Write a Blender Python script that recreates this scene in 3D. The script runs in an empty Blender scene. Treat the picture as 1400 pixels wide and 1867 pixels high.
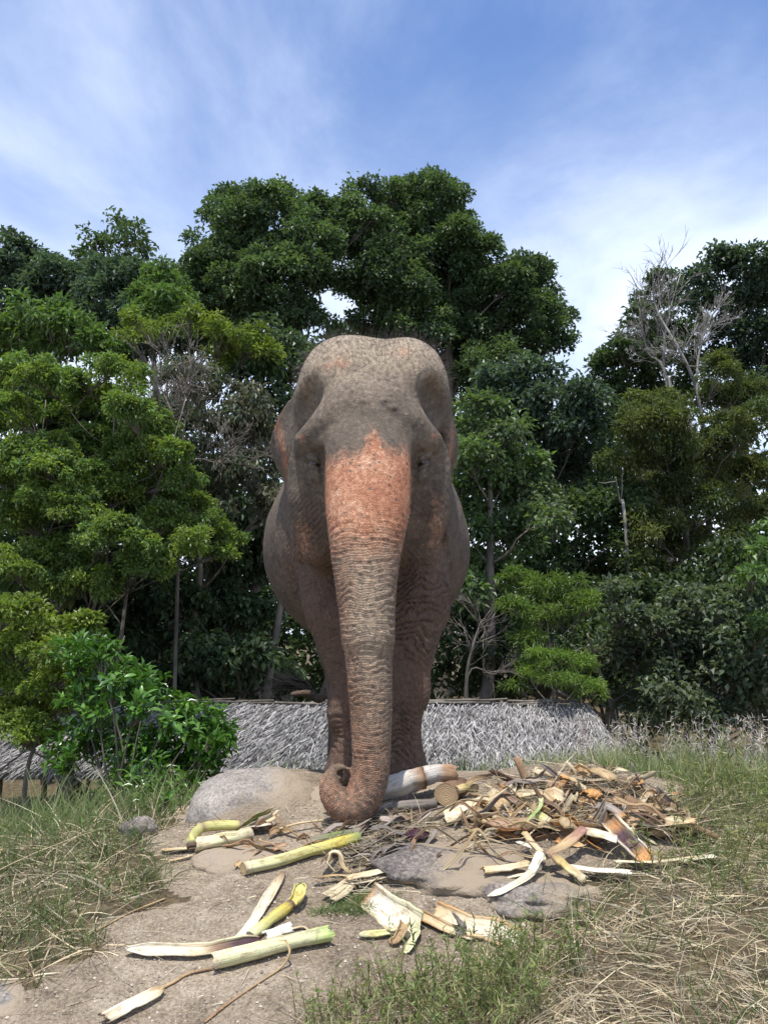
import bpy, math, random
import numpy as np
from mathutils import Vector

# ------------------------------------------------------------------ scene, camera, light
sc = bpy.context.scene
COL = sc.collection
random.seed(7)
rng = np.random.default_rng(11)
FPX, CX, CY, W0 = 1500.0, 700.0, 933.5, 1400.0
PITCH = math.radians(8.2)
CAM = np.array([0.0, 0.0, 0.85])
cam_d = bpy.data.cameras.new('camera')
cam_d.sensor_fit = 'HORIZONTAL'
cam_d.sensor_width = 36.0
cam_d.lens = 36.0 * FPX / W0
cam_d.clip_start = 0.05
cam_d.clip_end = 2000
cam = bpy.data.objects.new('camera', cam_d)
COL.objects.link(cam)
cam.location = CAM
cam.rotation_euler = (math.pi / 2 + PITCH, 0, 0)
sc.camera = cam

SUN_EL, SUN_AZ = math.radians(75), math.radians(193)   # azimuth clockwise from +Y
world = bpy.data.worlds.new('World')
sc.world = world
world.use_nodes = True
wt = world.node_tree
for n in list(wt.nodes):
    wt.nodes.remove(n)


def wn(t, **k):
    n = wt.nodes.new(t)
    for a, b in k.items():
        setattr(n, a, b)
    return n


w_out = wn('ShaderNodeOutputWorld')
w_bg = wn('ShaderNodeBackground')
w_bg.inputs['Strength'].default_value = 0.138
w_sky = wn('ShaderNodeTexSky', sky_type='NISHITA', sun_disc=False)
w_sky.sun_elevation = SUN_EL
w_sky.sun_rotation = SUN_AZ
w_sky.air_density = 1.0
w_sky.dust_density = 0.6
w_sky.ozone_density = 3.5
# thin high cloud: stretched noise on a cloud layer high above the ground
w_geo = wn('ShaderNodeTexCoord')
w_sep = wn('ShaderNodeSeparateXYZ')
w_zc = wn('ShaderNodeMath', operation='MAXIMUM'); w_zc.inputs[1].default_value = 0.03
w_zo = wn('ShaderNodeMath', operation='ADD'); w_zo.inputs[1].default_value = 0.12
w_dx = wn('ShaderNodeMath', operation='DIVIDE')
w_dy = wn('ShaderNodeMath', operation='DIVIDE')
w_cmb = wn('ShaderNodeCombineXYZ')
w_map = wn('ShaderNodeMapping')
w_map.inputs['Location'].default_value = (0.3, 0.2, 0)
w_map.inputs['Rotation'].default_value = (0, 0, math.radians(-22))
w_map.inputs['Scale'].default_value = (1.45, 0.95, 1)
w_no = wn('ShaderNodeTexNoise'); w_no.inputs['Scale'].default_value = 1.25
w_no.inputs['Detail'].default_value = 7; w_no.inputs['Roughness'].default_value = 0.6
w_no.inputs['Distortion'].default_value = 0.3
w_n2 = wn('ShaderNodeTexNoise'); w_n2.inputs['Scale'].default_value = 0.55
w_n2.inputs['Detail'].default_value = 3
w_mul = wn('ShaderNodeMath', operation='MULTIPLY')
w_rmp = wn('ShaderNodeMapRange'); w_rmp.interpolation_type = 'SMOOTHSTEP'
w_rmp.inputs['From Min'].default_value = 0.14; w_rmp.inputs['From Max'].default_value = 0.42
w_rmp.inputs['To Max'].default_value = 0.55
w_hor = wn('ShaderNodeMapRange'); w_hor.interpolation_type = 'SMOOTHSTEP'
w_hor.inputs['From Min'].default_value = 0.66; w_hor.inputs['From Max'].default_value = 0.12
w_hor.inputs['To Max'].default_value = 0.58
w_mx = wn('ShaderNodeMath', operation='MAXIMUM')
w_add = wn('ShaderNodeMath', operation='ADD'); w_add.use_clamp = True
w_mix = wn('ShaderNodeMixRGB')
w_mix.inputs['Color2'].default_value = (6.6, 7.2, 8.3, 1)
w_tint = wn('ShaderNodeMixRGB', blend_type='MULTIPLY'); w_tint.inputs['Fac'].default_value = 1
w_tint.inputs['Color2'].default_value = (0.91, 1.0, 1.17, 1)
L = wt.links.new
L(w_geo.outputs['Generated'], w_sep.inputs[0])
L(w_sep.outputs['Z'], w_zc.inputs[0]); L(w_zc.outputs[0], w_zo.inputs[0])
L(w_sep.outputs['X'], w_dx.inputs[0]); L(w_zo.outputs[0], w_dx.inputs[1])
L(w_sep.outputs['Y'], w_dy.inputs[0]); L(w_zo.outputs[0], w_dy.inputs[1])
L(w_dx.outputs[0], w_cmb.inputs[0]); L(w_dy.outputs[0], w_cmb.inputs[1])
L(w_cmb.outputs[0], w_map.inputs[0])
L(w_map.outputs[0], w_no.inputs['Vector']); L(w_map.outputs[0], w_n2.inputs['Vector'])
L(w_no.outputs[0], w_mul.inputs[0]); L(w_n2.outputs[0], w_mul.inputs[1])
L(w_mul.outputs[0], w_rmp.inputs['Value'])
L(w_sep.outputs['Z'], w_hor.inputs['Value'])
L(w_rmp.outputs[0], w_add.inputs[0]); L(w_hor.outputs[0], w_add.inputs[1])
L(w_sky.outputs[0], w_tint.inputs['Color1'])
L(w_add.outputs[0], w_mix.inputs['Fac']); L(w_tint.outputs[0], w_mix.inputs['Color1'])
L(w_mix.outputs[0], w_bg.inputs['Color']); L(w_bg.outputs[0], w_out.inputs[0])

sun_d = bpy.data.lights.new('sun', 'SUN')
sun_d.energy = 4.4
sun_d.angle = math.radians(0.6)
sun_d.color = (1.0, 0.955, 0.88)
sun = bpy.data.objects.new('sun', sun_d)
COL.objects.link(sun)
_sd = Vector((math.sin(SUN_AZ) * math.cos(SUN_EL), math.cos(SUN_AZ) * math.cos(SUN_EL), math.sin(SUN_EL)))
sun.rotation_euler = (-_sd).to_track_quat('-Z', 'Y').to_euler()

sc.view_settings.view_transform = 'Standard'
sc.view_settings.look = 'None'
sc.view_settings.exposure = 0.45
sc.view_settings.gamma = 1.0
sc.view_settings.use_curve_mapping = False
sc.render.engine = 'CYCLES'
sc.cycles.use_denoising = True
sc.cycles.max_bounces = 6
sc.cycles.diffuse_bounces = 3
sc.cycles.transmission_bounces = 3
sc.cycles.glossy_bounces = 2

# ------------------------------------------------------------------ helpers
SP, CP = math.sin(PITCH), math.cos(PITCH)


def P(u, v, Y):
    """point of the world seen at photo pixel (u, v) at distance Y"""
    a, b = (u - CX) / FPX, (CY - v) / FPX
    dy, dz = CP - b * SP, SP + b * CP
    t = Y / dy
    return np.array([a * t, Y, CAM[2] + dz * t])


def proj(p):
    q = np.asarray(p) - CAM
    d = q[..., 1] * CP + q[..., 2] * SP
    b = (-q[..., 1] * SP + q[..., 2] * CP) / d
    return CX + FPX * q[..., 0] / d, CY - FPX * b, d


def _hash(ix, iy, iz):
    h = (ix.astype(np.int64) * 374761393 + iy.astype(np.int64) * 668265263 + iz.astype(np.int64) * 2147483647 + 12345) & 0xFFFFFFFF
    h = ((h ^ (h >> 13)) * 1274126177) & 0xFFFFFFFF
    h = (h ^ (h >> 16)) & 0xFFFFFFFF
    return h.astype(np.float64) / 2147483648.0 - 1.0


def vnoise(x, y, z=0.0):
    x, y, z = np.broadcast_arrays(np.asarray(x, float), np.asarray(y, float), np.asarray(z, float))
    fx, fy, fz = np.floor(x), np.floor(y), np.floor(z)
    tx, ty, tz = x - fx, y - fy, z - fz
    tx, ty, tz = (t * t * (3 - 2 * t) for t in (tx, ty, tz))
    r = 0
    for i in (0, 1):
        for j in (0, 1):
            for k in (0, 1):
                r = r + _hash(fx + i, fy + j, fz + k) * (tx if i else 1 - tx) * (ty if j else 1 - ty) * (tz if k else 1 - tz)
    return r


def fbm(x, y, z=0.0, o=4, g=0.5):
    s, a, r = 1.0, 1.0, 0
    for i in range(o):
        r = r + a * vnoise(np.asarray(x) * s + 17.3 * i, np.asarray(y) * s + 5.1 * i, np.asarray(z) * s)
        s *= 2.03
        a *= g
    return r


def sstep(a, b, x):
    t = np.clip((np.asarray(x, float) - a) / (b - a), 0, 1)
    return t * t * (3 - 2 * t)


def unit(a):
    return a / np.maximum(np.linalg.norm(a, axis=-1, keepdims=True), 1e-9)


def mesh_data(name, verts, faces, mats=(), col=None, attrs=None, smooth=True):
    """faces: one (n,k) int array or a list of them"""
    if isinstance(faces, np.ndarray):
        faces = [faces]
    me = bpy.data.meshes.new(name)
    verts = np.asarray(verts, np.float32)
    me.vertices.add(len(verts))
    me.vertices.foreach_set('co', verts.ravel())
    tot = sum(f.size for f in faces)
    nf = sum(len(f) for f in faces)
    me.loops.add(tot)
    me.polygons.add(nf)
    me.loops.foreach_set('vertex_index', np.concatenate([f.ravel() for f in faces]).astype(np.int32))
    ln = np.concatenate([np.full(len(f), f.shape[1]) for f in faces])
    st = np.concatenate([[0], np.cumsum(ln)[:-1]]).astype(np.int32)
    me.polygons.foreach_set('loop_start', st)
    me.update(calc_edges=True)
    me.polygons.foreach_set('use_smooth', np.full(nf, smooth))
    if col is not None:
        a = me.attributes.new('col', 'FLOAT_COLOR', 'POINT')
        c = np.ones((len(verts), 4), np.float32)
        c[:, :3] = col
        a.data.foreach_set('color', c.ravel())
    for k, v in (attrs or {}).items():
        v = np.asarray(v, np.float32)
        if v.ndim == 1:
            a = me.attributes.new(k, 'FLOAT', 'POINT'); a.data.foreach_set('value', v)
        else:
            a = me.attributes.new(k, 'FLOAT_VECTOR', 'POINT'); a.data.foreach_set('vector', v.ravel())
    for m in mats if isinstance(mats, (list, tuple)) else (mats,):
        me.materials.append(m)
    return me


def obj(name, me, parent=None):
    o = bpy.data.objects.new(name, me)
    COL.objects.link(o)
    if parent is not None:
        o.parent = parent
    return o


def tag(o, label=None, cat=None, group=None, kind=None):
    if label: o['label'] = label
    if cat: o['category'] = cat
    if group: o['group'] = group
    if kind: o['kind'] = kind
    return o


def empty(name, loc=(0, 0, 0)):
    o = bpy.data.objects.new(name, None)
    COL.objects.link(o)
    o.location = loc
    o.empty_display_size = 0.1
    return o


class NT:
    def __init__(s, name):
        s.m = bpy.data.materials.new(name)
        s.m.use_nodes = True
        s.t = s.m.node_tree
        s.b = s.t.nodes['Principled BSDF']
        s.out = s.t.nodes['Material Output']

    def n(s, t, ins=None, **k):
        x = s.t.nodes.new(t)
        for a, b in k.items():
            setattr(x, a, b)
        for a, b in (ins or {}).items():
            s.set(x, a, b)
        return x

    def set(s, node, key, val):
        i = node.inputs[key]
        if hasattr(val, 'is_output'):
            s.t.links.new(val, i)
        else:
            i.default_value = val

    def math(s, op, a, b=None, c=None, clamp=False):
        x = s.n('ShaderNodeMath', operation=op)
        x.use_clamp = clamp
        for i, q in enumerate((a, b, c)):
            if q is not None:
                s.set(x, i, q)
        return x.outputs[0]

    def attr(s, name):
        return s.n('ShaderNodeAttribute', attribute_name=name)

    def noise(s, vec, scale, detail=4, rough=0.55, dist=0.0):
        return s.n('ShaderNodeTexNoise', {'Vector': vec, 'Scale': scale, 'Detail': detail, 'Roughness': rough, 'Distortion': dist}).outputs[0]

    def mrange(s, v, a, b, c=0.0, d=1.0, smooth=True):
        x = s.n('ShaderNodeMapRange', {'Value': v, 'From Min': a, 'From Max': b, 'To Min': c, 'To Max': d})
        if smooth:
            x.interpolation_type = 'SMOOTHSTEP'
        return x.outputs[0]

    def mix(s, f, a, b, bt='MIX'):
        x = s.n('ShaderNodeMixRGB', {'Fac': f, 'Color1': a, 'Color2': b}, blend_type=bt)
        return x.outputs[0]

    def ramp(s, f, stops):
        x = s.n('ShaderNodeValToRGB', {'Fac': f})
        e = x.color_ramp.elements
        while len(e) < len(stops):
            e.new(0.5)
        for q, (p, c) in zip(e, stops):
            q.position = p
            q.color = (*c, 1)
        return x.outputs[0]

    def bump(s, h, strength=0.5, dist=0.01, normal=None):
        x = s.n('ShaderNodeBump', {'Height': h, 'Strength': strength, 'Distance': dist})
        if normal is not None:
            s.set(x, 'Normal', normal)
        return x.outputs[0]

    def mapping(s, vec, scale=(1, 1, 1), loc=(0, 0, 0), rot=(0, 0, 0)):
        return s.n('ShaderNodeMapping', {'Vector': vec, 'Scale': scale, 'Location': loc, 'Rotation': rot}).outputs[0]


def srgb(r, g, b):
    f = lambda c: c / 12.92 if c <= 0.04045 else ((c + 0.055) / 1.055) ** 2.4
    return (f(r / 255), f(g / 255), f(b / 255))


def C4(c):
    return (*c, 1)


# ------------------------------------------------------------------ materials
def mat_leaf(name, trans=0.3, rough=0.45, spec=0.4):
    N = NT(name)
    col = N.attr('col').outputs['Color']
    N.set(N.b, 'Base Color', col)
    N.b.inputs['Roughness'].default_value = rough
    N.b.inputs['Specular IOR Level'].default_value = spec
    tr = N.n('ShaderNodeBsdfTranslucent', {'Color': N.mix(1.0, col, (1.5, 1.6, 0.7, 1), 'MULTIPLY')})
    mx = N.n('ShaderNodeMixShader', {0: trans, 1: N.b.outputs[0], 2: tr.outputs[0]})
    N.set(N.out, 'Surface', mx.outputs[0])
    return N.m


M_LEAF = mat_leaf('foliage', 0.36)
M_BROAD = mat_leaf('glossy_foliage', 0.25, 0.32, 0.5)
M_GRASS = mat_leaf('grass_blades', 0.3, 0.6, 0.25)


def mat_straw():
    N = NT('dry_straw')
    N.set(N.b, 'Base Color', N.attr('col').outputs['Color'])
    N.b.inputs['Roughness'].default_value = 0.7
    N.b.inputs['Specular IOR Level'].default_value = 0.25
    return N.m


M_STRAW = mat_straw()


def mat_bark(name, c1, c2, scale=6):
    N = NT(name)
    g = N.n('ShaderNodeNewGeometry').outputs['Position']
    v = N.mapping(g, (scale, scale, scale * 0.35))
    a = N.noise(v, 1.0, 6, 0.6)
    b = N.noise(g, 1.3, 3)
    f = N.math('MULTIPLY_ADD', a, 0.8, N.math('MULTIPLY_ADD', b, 0.6, -0.25))
    N.set(N.b, 'Base Color', N.ramp(f, [(0.3, c1), (0.62, c2)]))
    N.b.inputs['Roughness'].default_value = 0.85
    N.set(N.b, 'Normal', N.bump(a, 0.6, 0.04))
    return N.m


M_BARK = mat_bark('tree_bark', (0.06, 0.05, 0.04), (0.2, 0.17, 0.14))
M_PALE = mat_bark('pale_bark', (0.13, 0.12, 0.105), (0.30, 0.28, 0.25))
M_TWIG = mat_bark('twig_bark', (0.07, 0.06, 0.045), (0.19, 0.165, 0.135))


def mat_ground():
    N = NT('gritty_soil')
    g = N.n('ShaderNodeNewGeometry').outputs['Position']
    big = N.noise(g, 1.6, 4, 0.55)
    mid = N.noise(g, 9, 5, 0.6, 0.4)
    fine = N.noise(g, 75, 4, 0.7)
    vo = N.n('ShaderNodeTexVoronoi', {'Vector': g, 'Scale': 95.0})
    grit = N.mrange(vo.outputs['Distance'], 0.18, 0.42, 1, 0)
    gsel = N.mrange(N.n('ShaderNodeTexWhiteNoise', {'Vector': vo.outputs['Position']}).outputs['Value'], 0.62, 0.8)
    f = N.math('MULTIPLY_ADD', mid, 0.55, N.math('MULTIPLY_ADD', big, 0.6, N.math('MULTIPLY_ADD', fine, 0.95, -0.55)))
    c = N.ramp(f, [(0.22, srgb(88, 77, 65)), (0.42, srgb(132, 118, 101)), (0.6, srgb(160, 146, 127)), (0.8, srgb(188, 176, 158))])
    c = N.mix(N.math('MULTIPLY', grit, N.math('MULTIPLY', gsel, 0.6)), c, C4(srgb(216, 206, 192)))
    # humus under the grass and wood, bare grit on the mound
    cov = N.attr('cover').outputs['Fac']
    hum = N.ramp(N.noise(g, 14, 4), [(0.3, srgb(66, 57, 44)), (0.7, srgb(116, 103, 80))])
    cf = N.mrange(N.math('MULTIPLY_ADD', mid, 0.7, N.math('ADD', cov, -0.35)), 0.35, 0.65)
    c = N.mix(cf, c, hum)
    N.set(N.b, 'Base Color', c)
    N.b.inputs['Roughness'].default_value = 0.95
    N.b.inputs['Specular IOR Level'].default_value = 0.15
    h = N.math('MULTIPLY_ADD', mid, 1.0, N.math('MULTIPLY_ADD', fine, 0.5, N.math('MULTIPLY', grit, N.math('MULTIPLY', gsel, 0.35))))
    N.set(N.b, 'Normal', N.bump(h, 1.0, 0.03))
    return N.m


M_GROUND = mat_ground()


def mat_rock(name, cs, dirt, lich=0.5):
    N = NT(name)
    g = N.n('ShaderNodeNewGeometry')
    p = g.outputs['Position']
    big = N.noise(p, 3.0, 5, 0.6, 0.6)
    fine = N.noise(p, 55, 4, 0.65)
    vo = N.n('ShaderNodeTexVoronoi', {'Vector': p, 'Scale': 90.0})
    sp = N.n('ShaderNodeTexWhiteNoise', {'Vector': vo.outputs['Position']}).outputs['Value']
    f = N.math('MULTIPLY_ADD', big, 0.7, N.math('MULTIPLY_ADD', fine, 0.5, N.math('MULTIPLY_ADD', sp, 0.22, -0.2)))
    c = N.ramp(f, [(0.25, cs[0]), (0.5, cs[1]), (0.75, cs[2])])
    # soil trodden over the rock
    dm = N.mrange(N.math('ADD', N.noise(p, 5, 4), N.attr('dirt').outputs['Fac']), 0.75, 1.15)
    c = N.mix(dm, c, C4(dirt))
    N.set(N.b, 'Base Color', c)
    N.b.inputs['Roughness'].default_value = 0.9
    N.b.inputs['Specular IOR Level'].default_value = 0.2
    N.set(N.b, 'Normal', N.bump(N.math('MULTIPLY_ADD', fine, 0.6, big), 0.7, 0.025))
    return N.m


M_ROCK = mat_rock('granite', [srgb(92, 88, 86), srgb(138, 131, 124), srgb(172, 164, 152)], srgb(148, 134, 116))
M_ROCKD = mat_rock('weathered_granite', [srgb(62, 58, 58), srgb(104, 97, 92), srgb(150, 141, 130)], srgb(142, 128, 110))


def mat_plant(name, rough=0.5, spec=0.35, streak=0.35):
    """cut banana stem: colour from the piece, streaks run along the fibres"""
    N = NT(name)
    col = N.attr('col').outputs['Color']
    fv = N.attr('fib').outputs['Vector']
    a = N.noise(N.mapping(fv, (6, 170, 30)), 1.0, 4, 0.6)
    b = N.noise(N.mapping(fv, (14, 40, 10)), 1.0, 3, 0.6, 0.5)
    k = N.math('MULTIPLY_ADD', a, streak * 3.0, 1.0 - streak * 1.6)
    c = N.mix(1.0, col, N.n('ShaderNodeCombineXYZ', {0: k, 1: k, 2: k}).outputs[0], 'MULTIPLY')
    # bruised brown blotches
    blot = N.mrange(b, 0.52, 0.72, 0, 0.75)
    c = N.mix(blot, c, N.mix(1.0, col, (0.50, 0.38, 0.27, 1), 'MULTIPLY'))
    # soil clinging in patches
    gp = N.n('ShaderNodeNewGeometry').outputs['Position']
    sm = N.mrange(N.noise(gp, 26, 5, 0.7), 0.53, 0.70, 0, 0.6)
    c = N.mix(sm, c, C4(srgb(120, 100, 78)))
    N.set(N.b, 'Base Color', c)
    N.b.inputs['Roughness'].default_value = rough
    N.b.inputs['Specular IOR Level'].default_value = spec
    N.set(N.b, 'Normal', N.bump(a, 0.5, 0.006))
    return N.m


M_STEM = mat_plant('fresh_stem', 0.55, 0.3, 0.3)
M_DRY = mat_plant('dry_fibre', 0.8, 0.15, 0.5)


def mat_cut():
    """cut end of a stem: growth rings about the axis"""
    N = NT('cut_end')
    fv = N.attr('fib').outputs['Vector']
    col = N.attr('col').outputs['Color']
    r = N.n('ShaderNodeVectorMath', {0: fv}, operation='LENGTH').outputs['Value']
    w = N.math('SINE', N.math('MULTIPLY_ADD', r, 620.0, N.math('MULTIPLY', N.noise(fv, 45, 3), 9.0)))
    n2 = N.noise(fv, 140, 4)
    k = N.math('MULTIPLY_ADD', w, 0.17, N.math('MULTIPLY_ADD', n2, 0.7, 0.55))
    c = N.mix(1.0, col, N.n('ShaderNodeCombineXYZ', {0: k, 1: k, 2: k}).outputs[0], 'MULTIPLY')
    N.set(N.b, 'Base Color', c)
    N.b.inputs['Roughness'].default_value = 0.75
    N.set(N.b, 'Normal', N.bump(k, 0.6, 0.008))
    return N.m


M_CUT = mat_cut()

# ------------------------------------------------------------------ the ground
_py = np.array([-8, 0, 2, 3, 4, 4.6, 5.0, 5.6, 6.4, 7.4, 8.5, 10, 13, 20, 40, 400.])
_pz = np.array([-1.0, -0.75, -0.60, -0.42, -0.20, -0.05, 0.02, -0.06, -0.36, -0.74, -1.15, -1.6, -1.9, -2.0, -1.6, -1.6])
_ty = np.linspace(-8, 60, 1400)
_tz = np.interp(_ty, _py, _pz)
_k = np.hanning(23); _k /= _k.sum()
_tz = np.convolve(np.pad(_tz, 11, mode='edge'), _k, 'valid')


def ground_z(x, y):
    x = np.asarray(x, float); y = np.asarray(y, float)
    z = np.interp(y, _ty, _tz)
    near = sstep(9.5, 6.0, y)
    z = z - near * (0.30 * sstep(-0.9, -3.0, x) + 0.22 * sstep(1.2, 3.0, x))
    # the slope drops away beside and behind the boulder
    z = z - 0.20 * sstep(-0.60, -1.0, x) * sstep(4.25, 4.85, y) * near
    # the heap lies on a low swell of rock and soil
    z = z + 0.10 * np.exp(-(((x - 0.98) / 0.46) ** 2 + ((y - 4.72) / 0.32) ** 2))
    z = z + 0.05 * np.exp(-(((x - 0.35) / 0.5) ** 2 + ((y - 4.0) / 0.35) ** 2))
    # runnel down the left of the bare slope
    z = z - 0.05 * np.exp(-(((x + 0.95 + 0.25 * (y - 4)) / 0.22) ** 2)) * sstep(4.6, 4.0, y)
    n = fbm(x * 0.9, y * 0.9, 3.3, 3) * 0.035 + fbm(x * 5, y * 5, 1.7, 4) * 0.009
    far = fbm(x * 0.12, y * 0.12, 9, 2) * 0.35 * sstep(9, 20, y)
    return z + n * sstep(40, 8, y) + far


def hit(u, v, lift=0.0):
    """where the line of sight through photo pixel (u, v) meets the ground"""
    Y = np.linspace(2.0, 9.0, 1401)
    a, b = (u - CX) / FPX, (CY - v) / FPX
    t = Y / (CP - b * SP)
    x, z = a * t, CAM[2] + (SP + b * CP) * t
    g = ground_z(x, Y) + lift
    k = np.argmax(z < g)
    if not (z < g).any():
        k = int(np.argmin(z - g))
    return np.array([x[k], Y[k], float(ground_z(x[k], Y[k])) + lift])


def grid_line(a, b, step, far_lo, far_hi, growth=1.16):
    c = list(np.arange(a, b + 1e-6, step))
    s, x = step, b
    hi = []
    while x < far_hi:
        s *= growth; x += s; hi.append(x)
    s, x = step, a
    lo = []
    while x > far_lo:
        s *= growth; x -= s; lo.append(x)
    return np.array(lo[::-1] + c + hi)


gx = grid_line(-2.4, 2.4, 0.03, -160, 160)
gy = grid_line(2.5, 5.5, 0.025, -9, 330)
GX, GY = np.meshgrid(gx, gy, indexing='ij')
GZ = ground_z(GX, GY)


def inside(poly, x, y):
    r = np.zeros(np.shape(x), bool)
    n = len(poly)
    for i in range(n):
        (x0, y0), (x1, y1) = poly[i], poly[(i + 1) % n]
        c = ((y0 > y) != (y1 > y)) & (x < (x1 - x0) * (y - y0) / (y1 - y0 + 1e-12) + x0)
        r ^= c
    return r


def ground_poly(pix):
    return [tuple(hit(u, v)[:2]) for u, v in pix]


# where straw, weeds and grass grow (outlines on the ground)
PG_LEFT = ground_poly([(345, 1478), (330, 1500), (262, 1540), (300, 1590), (345, 1640), (300, 1668), (230, 1672), (170, 1720), (105, 1745), (60, 1790), (0, 1800)]) + [(-2.6, 3.0), (-3.8, 3.4), (-4.0, 5.2), (-1.35, 5.3)]
PG_RIGHT = ground_poly([(1180, 1462), (1245, 1500), (1250, 1530), (1230, 1560), (1150, 1590), (1060, 1610), (1010, 1650), (960, 1690), (930, 1720), (905, 1790), (890, 1862)]) + [(0.3, 2.5), (3.5, 2.5), (4.0, 5.0), (1.9, 5.1)]
PG_WEED = ground_poly([(585, 1862), (640, 1815), (720, 1785), (800, 1780), (870, 1765), (950, 1745), (1020, 1730), (1010, 1790), (960, 1862)]) + [(0.5, 2.5), (-0.2, 2.5)]


def soft(poly, x, y, s=0.06):
    jx = x + s * 2 * fbm(x * 4, y * 4, 2.2, 3)
    jy = y + s * 2 * fbm(x * 4, y * 4, 7.9, 3)
    return inside(poly, jx, jy)


cov = np.where(soft(PG_LEFT, GX, GY) | soft(PG_RIGHT, GX, GY), 0.72, 0.0)
cov = np.maximum(cov, np.where(soft(PG_WEED, GX, GY), 0.5, 0))
cov = np.maximum(cov, sstep(5.3, 5.9, GY) * 1.1)
cov = np.maximum(cov, np.where((np.abs(GX) > 2.6) & (GY > 1), 0.8, 0.0))
ni, nj = GX.shape
idx = np.arange(ni * nj).reshape(ni, nj)
gf = np.stack([idx[:-1, :-1], idx[1:, :-1], idx[1:, 1:], idx[:-1, 1:]], -1).reshape(-1, 4)
ground = obj('ground', mesh_data('ground', np.stack([GX, GY, GZ], -1).reshape(-1, 3), gf, M_GROUND, attrs={'cover': cov.ravel()}))
tag(ground, kind='structure', label='gritty pale brown soil slope rising to the elephant')


# ------------------------------------------------------------------ tubes, ribbons, leaves
def frames(pts):
    t = unit(np.gradient(pts, axis=0))
    ref = np.array([0, 0, 1.0])
    if abs(t[:, 2]).mean() > 0.8:
        ref = np.array([1.0, 0, 0])
    s = unit(np.cross(t, ref))
    n = np.cross(s, t)
    return t, s, n


def smooth_line(pts, n):
    """Catmull-Rom through the points"""
    p = np.asarray(pts, float)
    if len(p) == 2:
        return p[0] + (p[1] - p[0]) * np.linspace(0, 1, n)[:, None]
    q = np.vstack([2 * p[0] - p[1], p, 2 * p[-1] - p[-2]])
    m = len(p) - 1
    u = np.linspace(0, m - 1e-6, n)
    k = u.astype(int)
    t = (u - k)[:, None]
    a, b, c, d = q[k], q[k + 1], q[k + 2], q[k + 3]
    return 0.5 * (2 * b + (c - a) * t + (2 * a - 5 * b + 4 * c - d) * t ** 2 + (3 * b - 3 * c + d - a) * t ** 3)


def tube(pts, rad, k=8):
    pts = np.asarray(pts, float)
    n = len(pts)
    rad = np.broadcast_to(np.asarray(rad, float), (n,))
    t, s, nn = frames(pts)
    a = np.linspace(0, 2 * np.pi, k, endpoint=False)
    v = pts[:, None] + rad[:, None, None] * (np.cos(a)[None, :, None] * s[:, None] + np.sin(a)[None, :, None] * nn[:, None])
    v = np.vstack([v.reshape(-1, 3), pts[:1], pts[-1:]])
    i = np.arange(n - 1)[:, None] * k + np.arange(k)[None]
    j = np.arange(n - 1)[:, None] * k + (np.arange(k)[None] + 1) % k
    f4 = np.stack([i, j, j + k, i + k], -1).reshape(-1, 4)
    r = np.arange(k)
    c0 = np.stack([np.full(k, n * k), (r + 1) % k, r], -1)
    c1 = np.stack([np.full(k, n * k + 1), (n - 1) * k + r, (n - 1) * k + (r + 1) % k], -1)
    return v, f4, np.vstack([c0, c1])


class Acc:
    """collects pieces of one mesh"""
    def __init__(s):
        s.v, s.f4, s.f3, s.c, s.n = [], [], [], [], 0

    def add(s, v, f4=None, f3=None, c=None):
        v = np.asarray(v)
        s.v.append(v)
        if f4 is not None and len(f4): s.f4.append(f4 + s.n)
        if f3 is not None and len(f3): s.f3.append(f3 + s.n)
        if c is not None: s.c.append(np.broadcast_to(np.asarray(c, float), (len(v), 3)))
        s.n += len(v)

    def tube(s, pts, rad, k=8, c=None):
        s.add(*tube(pts, rad, k), c=c)

    def mesh(s, name, mat, smooth=True, attrs=None):
        fs = ([np.vstack(s.f4)] if s.f4 else []) + ([np.vstack(s.f3)] if s.f3 else [])
        return mesh_data(name, np.vstack(s.v), fs, mat, col=np.vstack(s.c) if s.c else None, smooth=smooth, attrs=attrs)


def ribbons(root, d0, curv, length, width, col, seg=3, tip=0.15, tipcol=None):
    """thin tapering blades: root + L (t d0 + t^2 curv); returns verts, quads, colours"""
    n = len(root)
    t = np.linspace(0, 1, seg + 1)[None, :, None]
    pts = root[:, None] + length[:, None, None] * (t * d0[:, None] + t * t * curv[:, None])
    side = unit(np.cross(d0, rng.normal(size=(n, 3)) * 0.6 + np.array([0, -1, 0.2])))
    w = (width[:, None] * (1 - (1 - tip) * np.linspace(0, 1, seg + 1)[None] ** 1.5))[..., None] * 0.5
    v = np.stack([pts - side[:, None] * w, pts + side[:, None] * w], 2)
    base = np.arange(n)[:, None] * (2 * (seg + 1)) + np.arange(seg)[None] * 2
    f = np.stack([base, base + 1, base + 3, base + 2], -1).reshape(-1, 4)
    c = np.repeat(col[:, None], 2 * (seg + 1), 1)
    if tipcol is not None:
        k = np.repeat(np.linspace(0, 1, seg + 1), 2)[None, :, None]
        c = c * (1 - k) + tipcol[:, None] * k
    return v.reshape(-1, 3), f, c.reshape(-1, 3)


def leaves(pos, axis, nrm, length, width, col, fold=0.18):
    """two-faced leaves folded on the midrib"""
    n = len(pos)
    axis = unit(axis)
    side = unit(np.cross(axis, nrm))
    up = np.cross(side, axis)
    l, w = length[:, None], width[:, None]
    mid = pos + axis * l * 0.42 + up * w * fold
    tipp = pos + axis * l - up * l * 0.08
    v = np.stack([pos, mid + side * w * 0.5 + up * w * fold, tipp, mid - side * w * 0.5 + up * w * fold], 1).reshape(-1, 3)
    b = np.arange(n)[:, None] * 4
    f = np.concatenate([b + np.array([[0, 1, 2]]), b + np.array([[0, 2, 3]])], 0)
    return v, f, np.repeat(col, 4, 0)


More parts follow.
